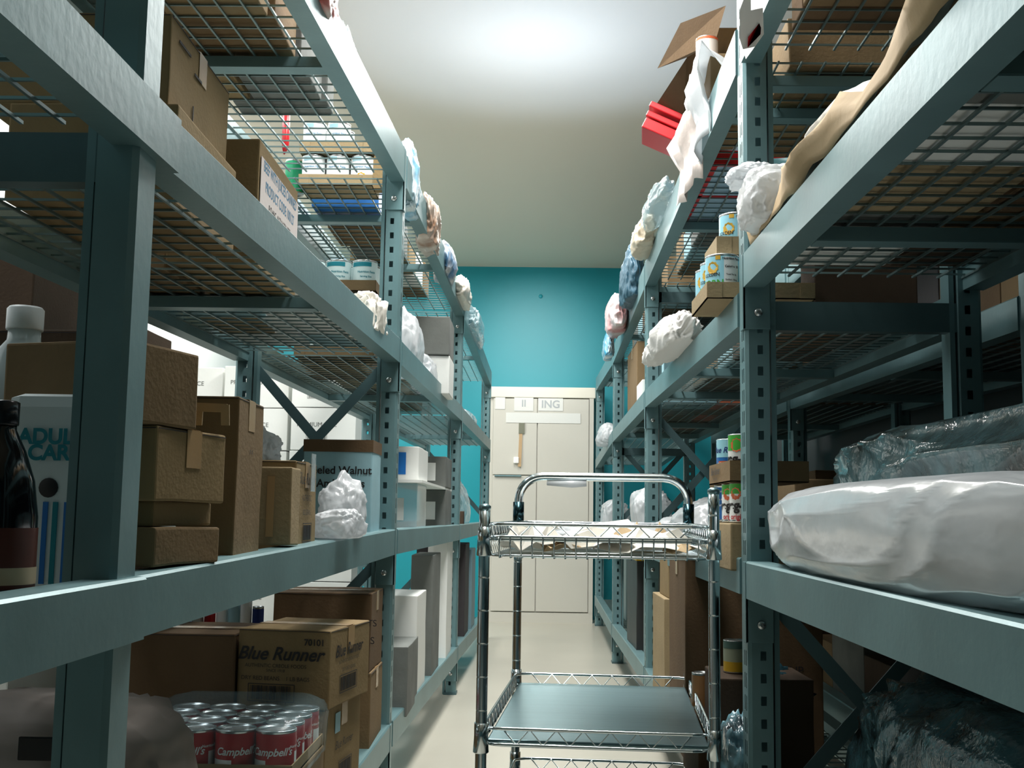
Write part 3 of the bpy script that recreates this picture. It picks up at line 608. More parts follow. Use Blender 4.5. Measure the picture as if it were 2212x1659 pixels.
for s_, v, sz, m_ in (('BEEF WITH JUICES CANNED', .86, .036, INKB), ('PRODUCT CODE 100127', .70, .036, INKB), ('P.O.#AG  AL7164 226 1995', .55, .026, INK), ('DATE PACKED    05.10.2023', .42, .026, INK), ('24 24 OZ. (1-LB. 8 OZ)', .29, .026, INK), ('(680 GRAMS) CANS', .16, .026, INK)):
    b = nb(); put_text(b, s_, (.1+.0032, 0, v*h*.95), (0, 1, 0), Z, sz, bold=.01, sx=.78); obj('printed_text', b, m_, t)
A('carton', 'brown carton behind the BEEF carton on the upper left shelf', 2.5, 500, None, zL(1, 2.5), .22, .4, 0, 1, ztop=zL(1, 2.5)+.16, xw=-.83)
# 3 layers of cans on trays, bay 2
tg = 'cardboard can trays stacked on the far upper-middle left shelf'
for L_ in range(3):
    zb = zL(1, 4.0)+L_*.118; xr = atY(815, 600, 4.0).x; Yb = 3.97
    tray('can_tray', ['bottom cardboard tray of the three can trays behind the left post', 'middle cardboard tray of the three can trays behind the left post', 'top cardboard tray of the three can trays behind the left post'][L_], xr-.285, xr, Yb, Yb+.19, zb, .04, 1, tg)
    for i in range(3):
        for j in range(2):
            lb = '%s white and teal can, %s row of the %s tray behind the left post' % (['leftmost', 'middle', 'rightmost'][i], ['front', 'back'][j], ['bottom', 'middle', 'top'][L_])
            can('food_can', lb, (xr-.285+.0475+.095*i, Yb+.048+.093*j, zb+.004), .0445, .112, mat('teal_white_label', (206, 226, 226), .4), bands=[(.78, .92, -2.6, -.9, INKT)], texts=[('Nutrition Facts', -1.3, .6, .011, INKT, {}), ('Serving Size', -1.35, .45, .009, INKT, {})] if j == 0 else (), group='cans in the trays behind the left post')
bag('plastic_bag', 'crumpled white paper bag at the shelf edge just before the left post', (atY(800, 700, 3.55).x+.0, 3.45, zL(1, 3.5)), (.12, .32, .12), 21, PAPER, crease=.3, sq=3)
bag('plastic_bag', 'round see-through white plastic bag bulging past the left post', (-.52, 4.5, zL(1, 4.5)), (.16, .5, .26), 23, WHITEP, crease=.22)
bag('plastic_bag', 'long clear-white plastic bag beyond the round bag on the left rack', (-.50, 5.3, zL(1, 5.3)), (.14, .7, .17), 24, WHITEP, crease=.25)
A('carton', 'grey carton high on the pile beyond the round plastic bag', 5.2, 972, 684, zL(1, 5.3)+.18, .16, .3, 0, 3, m=GREYC, tape=False)
A('carton', 'white carton under the grey carton beyond the round plastic bag', 5.22, 975, None, zL(1, 5.3), .16, .3, 0, 2, m=WHITEC, ztop=zL(1, 5.3)+.178, xw=atY(970, 800, 5.2).x, tape=False)
bag('plastic_bag', 'clear bag tied against the teal wall on the last left shelf', (-.47, 7.4, zL(1, 7.4)), (.2, .9, .13), 26, CLEARP, crease=.25)
# low-level bay 2
b = nb(); box2(b, (-.62, 4.5, 1.105), (-.43, 6.2, 1.115)); o = obj('shelf_board', b, WHITEC); tag(o, 'thin white board laid over the packs behind the second left post', 'board')
for i, (px, Y, y0, y1, m_, lb) in enumerate(((903, 4.6, None, 1.104, CLEARP, 'lower shrink-wrapped pack right behind the left post'), (965, 5.75, None, 1.104, GREYC, 'lower grey patterned pack at the foot of the white board'), (905, 4.62, 1.116, 1.255, WHITEC, 'white carton with teal window standing on the white board'), (964, 5.72, 1.116, 1.27, GREYC, 'rounded grey bundle standing on the far end of the white board'))):
    z0 = zL(2, Y) if y0 is None else y0
    A('goods_pack', lb, Y, px, None, z0, .12, .4, 0, 0, m=m_, ztop=y1, xw=atY(px, 1000, Y).x, tape=False, cat='pack', prints=[('F', '#rect', .35, .5, (.05, .09), BLUEM if i == 2 else WHITEC, {'name': 'window_label'})])
# bottom bay 2
for i, (px, Y, zt_, w_, m_, lb) in enumerate(((902, 4.55, .66, .2, WHITEC, 'white carton behind the left post on the lowest shelf'), (935, 5.1, .8, .1, GREYC, 'tall grey bundle of flattened boxes on the lowest shelf'), (965, 5.8, .85, .1, WHITEC, 'tall white bundle of flattened boxes on the lowest shelf'), (884, 4.2, .5, .12, GREYC, 'low grey tub nearest the left post on the lowest shelf'))):
    A('goods_pack', lb, Y, px, None, zL(3, Y), w_, .38, 0, 0, m=m_, ztop=zt_, xw=atY(px, 1300, Y).x, tape=False, cat='pack')
for i, (Y, zt_, m_, lb, li) in enumerate(((7.0, .80, DARKM, 'black slotted crate on the last bay of the lowest left shelf', 3), (7.6, .75, mat('slate', (110, 140, 150), .5), 'slate blue crate at the end of the lowest left shelf', 3))):
    A('storage_crate', lb, Y, 0, None, zL(li, Y), .3, .45, 0, 0, m=m_, ztop=zt_, xw=LX(Y)-.01, tape=False, cat='crate')
bag('plastic_bag', 'blue-tinted clear plastic bag filling the last bay at eye height', (-.5, 7.3, zL(2, 7.3)), (.22, 1.1, .34), 31, CLEARP, crease=.2)
A('carton', 'dark brown box beneath the blue-tinted bag on the last left bay', 6.7, 0, None, zL(2, 6.8), .2, .14, 0, 4, ztop=1.0, xw=LX(6.7)-.005, tape=False)
# ================================================================== LEFT ROW, lowest level bay 1
zs = zLt(3, 2.9); zb = atY(715, 1535, 2.87).z; zt = atY(715, 1363, 2.87).z
A('carton', 'sealed carton with blue sticker carrying the bean carton on the lowest left shelf', 2.89, 705, None, zs, .26, .3, -8, 0, ztop=zb-.001, xw=atY(705, 1540, 2.89).x, prints=[('S', '#rect', .3, .8, (.04, .05), BLUEC), ('S', '#bar', .55, .25, (.1, .04), INK), ('S', 'Blue Runner', .5, .55, .03, INK, {'shear': .3})])
A('bean_carton', 'kraft bean carton printed Blue Runner 70101 with barcode on the lowest left shelf', 2.87, 715, 1363, zb, .245, .31, -10, 0, prints=[
  ('F', 'Blue Runner', .46, .68, .045, INK, {'shear': .35, 'bold': .02, 'name': 'logo_lettering'}), ('F', '70101', .83, .84, .022, INK, {'bold': .02}), ('F', 'AUTHENTIC CREOLE FOODS', .42, .53, .0125, INK), ('F', 'SINCE 1918', .42, .47, .010, INK), ('F', 'DRY RED BEANS    1 LB BAGS', .42, .37, .014, INK), ('F', '#bar', .38, .19, (.11, .034), INK), ('F', '2 00 70101 76101 8', .4, .06, .009, INK),
  ('S', 'Blue Runner', .45, .7, .042, INK, {'shear': .35, 'bold': .02, 'name': 'logo_lettering'}), ('S', 'AUTHENTIC CREOLE FOODS', .45, .56, .012, INK), ('S', 'DRY RED BEANS', .45, .45, .014, INK), ('S', '#bar', .45, .27, (.12, .035), INK)])
A('carton', 'dark carton left of the bean carton', 2.9, 508, 1370, atY(508, 1558, 2.9).z, .30, .3, 0, 3)  # darker cardboard than its neighbours
A('carton', 'brown carton supporting the dark carton on the lowest left shelf', 2.92, 505, None, zs, .30, .28, 0, 1, ztop=atY(508, 1558, 2.9).z-.001, xw=atY(505, 1600, 2.92).x)
zu = atY(805, 1282, 3.52).z
A('carton', 'faded brown carton with taped top behind the bean carton', 3.5, 803, 1282, zu-.235, .3, .27, 0, 3, prints=[('F', 'DRY ROASTED NUTS', .62, .62, .028, DARKM), ('F', 'ASSORTED SNACKS', .6, .4, .03, DARKM)])
A('carton', 'brown carton under the faded taped carton behind the bean carton', 3.5, 803, None, zL(3, 3.6), .3, .27, 0, 1, ztop=zu-.236, xw=atY(803, 1400, 3.5).x)
A('carton', 'tan carton under the row of small bottles on the lowest left shelf', 3.3, 590, None, zL(3, 3.3), .34, .3, 0, 2, ztop=atY(500, 1366, 3.3).z, xw=atY(590, 1366, 3.3).x-.0)
cols = [BLUEM, WHITEL, REDM, WHITEL, BLUEC, WHITEL, NAVY]
for i in range(7):
    x = atY(400+i*26, 1366, 3.36).x
    can('pill_bottle', ['blue-capped small bottle at the left end of the bottle row', 'white small bottle second in the bottle row', 'red-labelled small bottle in the bottle row', 'white small bottle in the middle of the bottle row', 'pale blue small bottle in the bottle row', 'white small bottle near the right end of the bottle row', 'navy-labelled small bottle at the right end of the bottle row'][i], (x, 3.36, atY(500, 1366, 3.3).z), .016, .07+.01*(i % 3), cols[i], group='small bottles on the lowest left shelf', cat='bottle')
# wrapped case of soup cans
zt = atY(597, 1572, 2.5).z; hc = .092; zb = zt-hc; xr = atY(640, 1600, 2.5).x
ct_ = A('carton', 'flat brown carton lifting the wrapped case of soup cans', 2.46, 640, None, zL(3, 2.6), .38, .36, 0, 1, ztop=zb-.004, xw=xr+.005, tape=False)
tray('soup_can_tray', 'kraft tray holding the shrink-wrapped red soup cans', xr-.352, xr+.002, 2.456, 2.81, zb-.003, .026, 0)
REDL = mat('red_soup_label', (176, 30, 36), .35)
first = None
for i in range(4):
    for j in range(4):
        loc = (xr-.0435-.087*i, 2.5+.087*j, zb)
        lb = 'red soup can, %s in the %s row of the wrapped case' % (['rightmost', 'centre right', 'centre left', 'leftmost'][i], ['front', 'second', 'third', 'back'][j])
        if first is None:
            first = can('soup_can', lb, loc, .0425, hc, REDL, bands=[(.08, .34, -3.1, -2.0, WHITEL), (.08, .5, -.4, .9, WHITEL)], texts=[("Campbell's", -1.75, .52, .022, WHITEL, {'shear': .3}), ('Nutrition Facts', -.2, .62, .008, WHITEL, {}), ('90', .2, .75, .012, WHITEL, {})], group='soup cans in the wrapped case', rz=.15)
        else: dup(first, loc, .15+.35*((i*3+j*2) % 5-2)*(0 if (i == 0 and j == 0) else 1), lb)
bm = blob((.40, .42, .135), 5, .05, 4, .3, 6); o = obj('shrink_wrap', bm, WRAP, None, (xr-.175, 2.632, zb-.012)); tag(o, 'glossy clear shrink wrap stretched over the case of soup cans', 'wrap')
bag('fabric_sack', 'big grey-brown pillow-like sack with dark logo at the lower left', (atY(95, 1600, 1.95).x, 1.98, zL(3, 1.98)), (.46, .42, atY(60, 1490, 1.95).z-zL(3, 1.98)), 41, mat('sack_cloth', (128, 120, 114), .7, 0, .15, 14), crease=.07, sq=3.4, cat='sack')
b = nb(); bx(b, (0, 0, 0), (.12, .006, .035), None, .002); o = obj('sack_logo_patch', b, BLACKM, None, atY(125, 1618, 1.755)); tag(o, 'black oval logo patch on the front of the grey-brown sack', 'patch')
# ================================================================== LEFT ROW, top level clutter
for L_ in range(2):
    zb = zL(0, 4.1)+L_*.125; xr = atY(812, 380, 4.1).x; Yb = 4.02
    tray('can_tray', ['lower kraft tray of white cans on the top left shelf', 'upper kraft tray of white cans on the top left shelf'][L_], xr-.272, xr, Yb, Yb+.18, zb, .042, 2, 'kraft trays of white cans on the top left shelf')
    for i in range(3):
        if L_ and i == 2: continue
        for j in range(2):
            lb = '%s white can, %s row of the %s tray on the top left shelf' % (['leftmost', 'middle', 'rightmost'][i], ['front', 'back'][j], ['lower', 'upper'][L_])
            can('white_food_can', lb, (xr-.272+.046+.09*i, Yb+.046+.088*j, zb+.004), .042, .115, WHITEL, bands=[(.8, .93, -2.4, -1.5, BLUEC)], texts=[('Nutrition Facts', -1.5, .6, .011, INKB, {})] if j == 0 else (), group='white cans on the top left shelf', emblem=(-1.5, .25, .02, GOLD) if (i == 2 and j == 0) else None)
can('green_can', 'green and white can left of the white can trays on the top shelf', (atY(636, 390, 4.15).x, 4.15, zL(0, 4.1)), .035, .13, mat('green_tin', (0, 150, 100), .4))
b = nb(); p = atY(617, 300, 3.75); tube(b, [p+Vector((0, 0, .12)), p+Vector((0, 0, -.0)), p+Vector((.0, 0, -.03)), p+Vector((-.003, 0, -.055))], .012, 12, radii=[.013, .013, .012, .002]); o = obj('red_hanging_strap', b, REDM); tag(o, 'glossy red pointed strap end standing near the white cans', 'strap')
Yc = 4.08; xc = atY(826, 300, Yc).x
t = thing('plastic_cup', 'clear white flared plastic cup standing on the top left shelf edge', 'cup', (xc, Yc, 2.335))
b = nb(); lathe(b, [(.022, 0), (.026, .03), (.028, .06), (.037, .085), (.037, .09), (.033, .09), (.024, .05), (.018, .004)], 24); obj('cup_body', b, mat('cup_plastic', (236, 238, 236), .25), t)
A('small_carton', 'small kraft carton under the flared plastic cup', Yc-.025, 0, None, zL(0, 4.1), .055, .06, 0, 0, ztop=2.334, xw=xc+.027, tape=False)
for i, (n_, lb, X, Y, z, dm, m_) in enumerate((
    ('plastic_bag', 'red and white printed plastic bag hanging over the top left beam', -.53, 2.55, 2.16, (.10, .34, .16), mat('red_white_print', (232, 222, 216), .3, 0, .3, 20, rgb2=(200, 70, 60), vscale=7)),
    ('plastic_wrap_bundle', 'clear plastic wrap spilling over the top left beam edge', -.52, 3.0, 2.17, (.06, .6, .115), CLEARP),
    ('plastic_bag', 'blue and white glossy bag drooping beside the top of the left post', -.475, 4.18, 2.12, (.08, .36, .26), SKYP),
    ('plastic_bag', 'brown and white bag further along the top left beam', -.455, 4.75, 2.12, (.11, .55, .2), mat('brown_white_print', (214, 206, 196), .35, 0, .4, 16, rgb2=(150, 112, 84), vscale=8)),
    ('plastic_bag', 'orange and blue printed bag on the top left shelf', -.44, 5.5, 2.13, (.12, .55, .17), mat('orange_blue_print', (226, 220, 212), .35, 0, .4, 16, rgb2=(70, 120, 160), vscale=7)),
    ('plastic_bag', 'cream plastic bag spilling from the top left shelf before the third post', -.40, 6.15, 2.13, (.13, .7, .14), mat('cream_plastic', (226, 220, 208), .3, 0, .3, 14)),
    ('plastic_bag', 'clear crinkled bag at the far end of the top left shelf', -.375, 7.2, 2.11, (.12, 1.1, .14), CLEARP))):
    bag(n_, lb, (X, Y, z), dm, 50+i, m_, cat='bag', crease=.3)
# ================================================================== fill cartons (seen mostly from below)
def fill(row, li, y0, y1, cols, h=(.12, .2), inset=.1, label='', group='', name='carton', seed=1, gap=.02, far=None):
    rr = random.Random(seed); y = y0; k = 0; dp = far or (DEP-.06)
    while y < y1-.12:
        d = min(rr.uniform(.24, .36), y1-y); xx = inset
        while xx < dp-.1:
            w_ = min(rr.uniform(.2, .3), dp-xx); z = (zL if row == 'L' else zR)(li, y+d/2)+.003; hh = rr.uniform(*h)
            X = (LX(y)-xx) if row == 'L' else (RX(y)+xx)
            if w_ > .1:
                c_ = cols[k % len(cols)]; k += 1
                A(name, label, y, 0, None, z, w_-gap*.6, d-gap, 0, 0, side=1 if row == 'L' else -1, m=c_, ztop=z+hh, xw=X, tape=False, group=group)
            xx += w_
        y += d
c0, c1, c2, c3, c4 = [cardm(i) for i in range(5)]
fill('L', 0, 1.7, 3.28, [c1, GREYC, c0, GREYC, c2, c3, c1], (.1, .15), .12, 'carton on the near top left shelf seen from below through the mesh', 'cartons on the near top left shelf', seed=3)
fill('L', 0, 4.3, 6.2, [BLUEM, c1, GREYC, c0, WHITEC], (.1, .15), .16, 'box on the second bay of the top left shelf seen from below', 'boxes on the second bay of the top left shelf', seed=5)
fill('L', 1, 1.62, 2.9, [c0, c1, c3], (.08, .14), .4, 'brown carton at the back of the upper-middle left shelf', 'brown cartons at the back of the upper-middle left shelf', seed=8)
fill('L', 1, 2.9, 3.8, [WHITEC, BLUEC, WHITEC, c2, BLUEC], (.06, .1), .03, 'pale package lying on the mesh of the upper-middle left shelf', 'pale packages on the upper-middle left shelf', 'package', seed=9)
fill('L', 1, 4.2, 6.25, [c0, c1, c2, GREYC], (.08, .13), .2, 'brown box at the back of the second bay of the upper-middle left shelf', 'brown boxes at the back of the second bay, upper-middle left shelf', seed=10)
fill('L', 1, -.2, 1.4, [BLUEC, GREYC, c1, WHITEC], (.08, .13), .03, 'box on the nearest bay of the upper-middle left shelf seen from below', 'boxes on the nearest bay of the upper-middle left shelf', seed=12)
fill('R', 0, 2.8, 3.55, [c1, c0, c3], (.1, .15), .14, 'brown carton on the top right shelf behind the tagged post', 'brown cartons on the top right shelf behind the tagged post', seed=21)
fill('R', 0, 4.4, 5.3, [GREYC, WHITEC, BLUEC, c1], (.1, .15), .14, 'grey or pale box past the red-edged case on the top right shelf', 'boxes past the red-edged case on the top right shelf', seed=22)
fill('R', 0, 5.5, 7.7, [c1, BLUEC, GREYC, c3], (.1, .16), .12, 'box on the second bay of the top right shelf', 'boxes on the second bay of the top right shelf', seed=23)
fill('R', 0, 1.5, 2.6, [c1, c0, c3, c1], (.1, .15), .1, 'brown carton on the nearest top right shelf', 'brown cartons on the nearest top right shelf', seed=24)
fill('R', 1, .9, 2.6, [c2, c3, GREYC, c1, WHITEC, c4], (.08, .12), .06, 'carton lying on the mesh of the nearest upper-middle right shelf', 'cartons on the nearest upper-middle right shelf', seed=25)
fill('R', 1, 3.1, 5.2, [c3, GREYC, c4, BLUEC, c1], (.1, .2), .15, 'box at the back of the upper-middle right shelf past the near post', 'boxes at the back of the upper-middle right shelf', seed=26)
fill('R', 1, 5.5, 7.7, [BLUEC, ORANGE, GREYC, c1], (.1, .22), .1, 'box on the second bay of the upper-middle right shelf', 'boxes on the second bay of the upper-middle right shelf', seed=27)
fill('R', 2, 3.4, 5.2, [c1, c3, c1], (.16, .3), .27, 'brown carton at the back of the eye-height right shelf', 'brown cartons at the back of the eye-height right shelf', seed=28)
def fillb(li, y0, y1, cols, h, seed, label, group):
    rr = random.Random(seed); y = y0; k = 0
    while y < y1-.2:
        d = rr.uniform(.35, .5); z = zR(li, y+d/2)+.003
        A('carton', label, y, 0, None, z, .45, d-.02, 0, 0, side=-1, m=cols[k % len(cols)], ztop=z+rr.uniform(*h), xw=RX(y)+DEP+.12+.06, tape=False, group=group); y += d; k += 1
for li, y0 in ((0, 1.3), (1, .9), (2, .9), (3, 1.2)):  # cartons added to darken the view through the right racks
    fillb(li, y0, 7.6, [c3, DARKM, c4, GREYC, c1], (.18, .42) if li else (.12, .2), 40+li, 'dark carton added to black out the %s shelf of the rack behind the right-hand rack' % ['top', 'upper-middle', 'eye-height', 'lowest'][li], 'dark cartons added to black out the %s shelf of the rear right rack' % ['top', 'upper-middle', 'eye-height', 'lowest'][li])
# ================================================================== RIGHT ROW
# red-edged pale blue case lying on the mesh
xa = RX(3.7)+.06; t = thing('shallow_case', 'pale blue flat case with red edges lying on the top right shelf mesh', 'case', (xa+.22, 3.97, zR(0, 4.0)+.004))
b = nb(); bx(b, (0, 0, .05), (.44, .74, .1), None, .006); obj('case_body', b, mat('case_blue', (150, 185, 205), .4), t)
for (x, y, sx, sy) in ((-.215, 0, .03, .76), (.215, 0, .03, .76), (0, -.37, .44, .03), (0, .0, .44, .02), (0, .37, .44, .03)): b = nb(); bx(b, (x, y, .02), (sx, sy, .044)); obj('red_edge', b, REDM, t)
# corn cans + trays at the shelf edge
def cornT(s): return [('CORN', -2.45, .32, .024, GREENM, {}), ('Nutrition Facts', -1.15, .88, .0085, INK, {'bold': .03}), ('Calories  25', -1.15, .70, .008, INK, {'bold': .03}), ('Total Fat 0g', -1.2, .52, .006, INK, {}), ('Sodium 10mg', -1.2, .40, .006, INK, {}), ('Total Carb 6g', -1.2, .28, .006, INK, {}), ('GOLDEN', -2.45, .52, .012, INK, {})]
cb_ = [(.86, .95, -2.15, -1.85, GOLD), (.1, .92, -1.65, -.65, WHITEL)]
Y0 = 2.80; x0 = atY(1527, 600, Y0).x; zb = zR(1, 2.9)+.04
tray('can_tray', 'kraft tray of corn cans jutting over the right shelf edge', x0, x0+.27, Y0, Y0+.27, zb, .042, 2)
for i in range(2):
    for j in range(3):
        can('corn_can', 'light blue corn can with gold emblem, %s column, %s row of the jutting tray' % (['left', 'right'][i], ['front', 'middle', 'back'][j]), (x0+.047+.09*i, Y0+.047+.088*j, zb+.004), .0425, .113, SKYB, cb_, cornT(0) if j < 2 and i == 0 or j == 0 else (), group='corn cans in the jutting tray', emblem=(-2.35, .68, .017, GOLD))
Y1 = 2.84; x1 = atY(1548, 500, Y1).x; zb2 = zb+.119
tray('can_tray', 'small kraft tray stacked on the corn cans', x1, x1+.2, Y1, Y1+.2, zb2, .05, 2)
can('corn_can', 'single light blue corn can on the small upper tray', (x1+.058, Y1+.05, zb2+.004), .0425, .113, SKYB, cb_, cornT(0), emblem=(-2.2, .62, .017, GOLD))
can('corn_can', 'light blue corn can behind the single can on the upper tray', (x1+.15, Y1+.14, zb2+.004), .0425, .113, SKYB, cb_, ())
bag('cloth_bundle', 'white cloth bundle bulging over the right shelf edge below the corn cans', (.475, 3.92, zR(1, 3.85)+.04), (.13, .95, .12), 61, mat('white_cloth', (228, 226, 222), .75, 0, .3, 14), crease=.25, cat='cloth', rz=.03)
# eye-height cans
Yv = 2.79; XE = .487; zv = zR(2, 2.85); zc = atY(1600, 1130, Yv).z+.001
A('carton', 'short kraft carton at the bottom of the bean can pile on the right shelf', Yv, 0, None, zv, .22, .19, 0, 2, side=-1, ztop=zc-.001, xw=XE, tape=False)
A('carton', 'grey-brown carton behind the short kraft carton under the cans', Yv+.195, 0, None, zv, .2, .13, 0, 1, side=-1, ztop=zc-.001, xw=XE+.004, tape=False)
BB = [(.55, .98, -3.1, -.2, SKYB), (.1, .3, -2.9, -1.2, NAVY), (.3, .46, -2.7, -1.1, ORANGE)]
VL = [('veg-all', -2.2, .42, .034, INK, {'bold': .04}), ('original', -2.15, .14, .018, REDM, {})]
cx_ = XE+.04
can('bean_can', 'bright blue can with white lettering at the back of the lower can row', (cx_, Yv+.255, zc), .037, .098, BLUEM, (), [('Nutrition Facts', -2.35, .82, .0085, WHITEL, {}), ('Sodium 460mg', -2.35, .6, .008, WHITEL, {}), ('Calories', -2.4, .45, .01, WHITEL, {})])
can('vegetable_can', 'white vegetable can in the middle of the lower can row', (cx_+.002, Yv+.145, zc), .037, .098, WHITEL, [(.72, .97, -3.1, 0, GREENM)], VL, emblem=(-2.4, .72, .016, ORANGE))
can('vegetable_can', 'white vegetable can nearest the post in the lower can row', (cx_+.004, Yv+.045, zc), .037, .098, WHITEL, [(.72, .97, -3.1, 0, GREENM)], VL, emblem=(-2.4, .72, .016, ORANGE))
zt2 = zc+.099
t = tray('can_tray', 'brown printed tray between the lower and upper cans beside the right post', XE-.002, XE+.19, Yv-.01, Yv+.31, zt2, .052, 1)
b = nb(); put_text(b, 'Blue Runner', (-.0985, .05, .032), (0, -1, 0), Z, .028, .35, .01); put_text(b, 'CREOLE FOODS', (-.0985, .05, .012), (0, -1, 0), Z, .009); obj('printed_text', b, INK, t)
can('bean_can', 'blue bean can with script lettering in the upper tray beside the right post', (cx_, Yv+.215, zt2+.010), .037, .108, BLUEM, BB, [('Blue Runner', -2.05, .72, .021, NAVY, {'shear': .3}), ('RED BEANS', -2.0, .38, .012, WHITEL, {})])
can('vegetable_can', 'green and white vegetable can in the upper tray beside the right post', (cx_+.004, Yv+.06, zt2+.012), .037, .108, WHITEL, [(.62, .97, -3.1, 0, GREENM)], VL, emblem=(-2.2, .74, .018, ORANGE))
bag('plastic_bag', 'heap of thin white plastic bags on the right shelf behind the cart handle', (.64, 4.05, zR(2, 3.8)), (.27, .72, .2), 63, WHITEP, crease=.25)
bag('plastic_bag', 'smaller white bag sloping down beside the cart basket on the right shelf', (.60, 4.75, zR(2, 4.5)), (.2, .6, .13), 64, WHITEP, crease=.25)
bag('blue_cloth', 'crumpled dark blue cloth lying at the back of the eye-height right shelf', (.76, 4.2, zR(2, 4.2)+.14), (.2, .4, .1), 66, mat('blue_cloth_m', (40, 80, 110), .8), crease=.3, cat='cloth')
A('carton', 'orange-brown flat carton under the crumpled dark blue cloth', 4.0, 0, None, zR(2, 4.2), .2, .4, 0, 0, side=-1, ztop=zR(2, 4.2)+.14, xw=.66, tape=False)
# lowest right
zs = zR(3, 3.5)
A('carton', 'large reddish-brown printed carton on the lowest right shelf', 3.55, 1474, None, zs, .42, .4, 0, 3, side=-1, ztop=.86, xw=atY(1480, 1300, 3.55).x, prints=[('F', 'FRAGILE', .7, .7, .04, DARKM), ('F', 'THIS WAY UP', .6, .45, .035, DARKM)])
A('carton', 'pale carton with torn front window beside the large reddish carton', 4.3, 1440, None, zs, .1, .4, 0, 2, side=-1, ztop=.68, xw=atY(1442, 1300, 4.2).x, tape=False, prints=[('F', '#rect', .6, .75, (.05, .12), DARKM, {'name': 'window'})])
A('carton', 'small tan carton standing on the pale torn carton', 4.32, 1440, None, .681, .1, .3, 0, 0, side=-1, ztop=.83, xw=atY(1446, 1250, 4.3).x, tape=False)
can('labelled_can', 'dull food can with green and yellow label on the lowest right shelf', (atY(1590, 1420, 3.1).x, 3.1, atY(1590, 1452, 3.1).z), .033, .085, mat('dull_label', (170, 176, 150), .5), [(.05, .35, -3.1, 0, YELM), (.75, .97, -3.1, 0, mat('sage', (90, 120, 110), .5))])
A('carton', 'dark carton under the dull food can on the lowest right shelf', 2.98, 0, None, zs, .24, .25, 0, 4, side=-1, ztop=atY(1590, 1452, 3.1).z-.001, xw=atY(1555, 1500, 2.98).x, tape=False)
can('labelled_can', 'small jar with a pale cap showing behind the cart post', (atY(1516, 1440, 3.3).x, 3.3, zs+.2), .028, .1, mat('jar_amber', (150, 110, 70), .3))
A('carton', 'brown box under the small pale-capped jar behind the cart post', 3.2, 0, None, zs, .09, .3, 0, 3, side=-1, ztop=zs+.199, xw=atY(1508, 1500, 3.2).x, tape=False)
bag('shrink_wrapped_pack', 'crinkled blue-tinted wrapped pack on the lowest right shelf behind the cart', (atY(1592, 1560, 2.86).x, 2.86, zs-.03), (.11, .22, .3), 71, mat('wrap_blue', (120, 175, 190), .12, 0, .8, 22, rgb2=(70, 60, 60), vscale=9, spec=.8), crease=.35, cat='pack')
bag('plastic_wrap_bundle', 'loose clear wrap lying over the dark carton on the lowest right shelf', (.63, 3.15, zs+.2), (.25, .3, .14), 72, mat('wrap_sheen', (60, 110, 125), .1, 0, .8, 22, rgb2=(20, 34, 40), vscale=8, spec=.8), crease=.4)
# bay 0 right: rolls
ROLL = mat('wrapped_roll', (208, 214, 218), .18, 0, .35, 9, .25, 6, stretch=(1, .5, 1), spec=.7)
bm = blob((.21, 1.62, .165), 81, .09, 6, .12, 3.4, st=(1, .5, 1)); o = obj('wrapped_roll', bm, ROLL, None, (.592, 1.79, zR(2, 1.6)+.03)); tag(o, 'long pale roll in glossy clear plastic along the near right shelf', 'roll')
ROLL2 = mat('wrapped_bundle', (120, 160, 168), .15, 0, .7, 16, rgb2=(60, 66, 62), vscale=7, spec=.8)
bm = blob((.40, 1.75, .33), 83, .22, 6, .2, 4.2, st=(1, .8, 1)); o = obj('wrapped_bundle', bm, ROLL2, None, (.87, 1.87, zR(2, 1.6))); tag(o, 'bulky teal-grey bundle in creased clear plastic behind the pale roll', 'bundle')
bm = blob((.42, 1.7, .5), 85, .3, 6, .2, 3); o = obj('plastic_wrap_pile', bm, mat('dark_wrap', (70, 110, 120), .1, 0, .9, 22, rgb2=(22, 28, 32), vscale=10, spec=.8), None, (.82, 1.72, zR(3, 1.7))); tag(o, 'heap of crinkled clear plastic wrap on the lowest right shelf beyond the crossed braces', 'wrap')
# white and kraft paper along the upper right beam
rows = []
for i in range(15):
    Y = 2.6-i*.11; X = RX(Y); zb = 1.615-.02*(2.67-Y)/1.2; k = .02+.05*abs(math.sin(i*1.1+.6))
    rows.append([(X+.0, Y, zb+.004), (X-.012+.02*math.sin(i*.9), Y, zb+.02+k*.5), (X+.02+.015*math.sin(i*1.7), Y, zb+.03+k), (X+.12, Y, zb+.05+k*.8)])
sheet('white_paper_sheet', 'thin white paper edge sticking up behind the kraft paper on the near right beam', [[p_+Vector((.035, 0, .02+.03*abs(math.sin(k_*.9)))) for p_ in map(Vector, r_)] for k_, r_ in enumerate(rows)], PAPER, seed=8, amt=.016)
sheet('kraft_paper_sheet', 'torn kraft paper curling up along the near upper right beam', rows, KRAFT, seed=3, amt=.012)
bag('plastic_bag', 'white plastic bag of bread-like rolls sitting on the near right beam by the post', (.52, 2.47, 1.63), (.13, .24, .13), 91, WHITEP, crease=.2, sq=2.4)
bag('plastic_bag', 'small white plastic bag end poking above the bread-like bag at the post', (.50, 2.56, 1.745), (.11, .14, .055), 92, WHITEP, crease=.25)
b = nb(); tube(b, [(.6, 2.95, 1.9), (.95, 2.93, 1.92)], .035, 16); o = obj('cardboard_tube', b, mat('teal_tube', (95, 150, 155), .4)); tag(o, 'pale teal tube lying across the shelf behind the near right post', 'tube')
bag('red_pouch', 'small red pouch under the pale teal tube behind the near right post', (.68, 2.92, 1.80), (.14, .12, .06), 95, REDM, crease=.3, cat='pouch')
A('carton', 'dark red carton under the small red pouch behind the near right post', 2.86, 0, None, zR(1, 2.9), .26, .16, 0, 4, side=-1, ztop=1.80, xw=.72, tape=False)
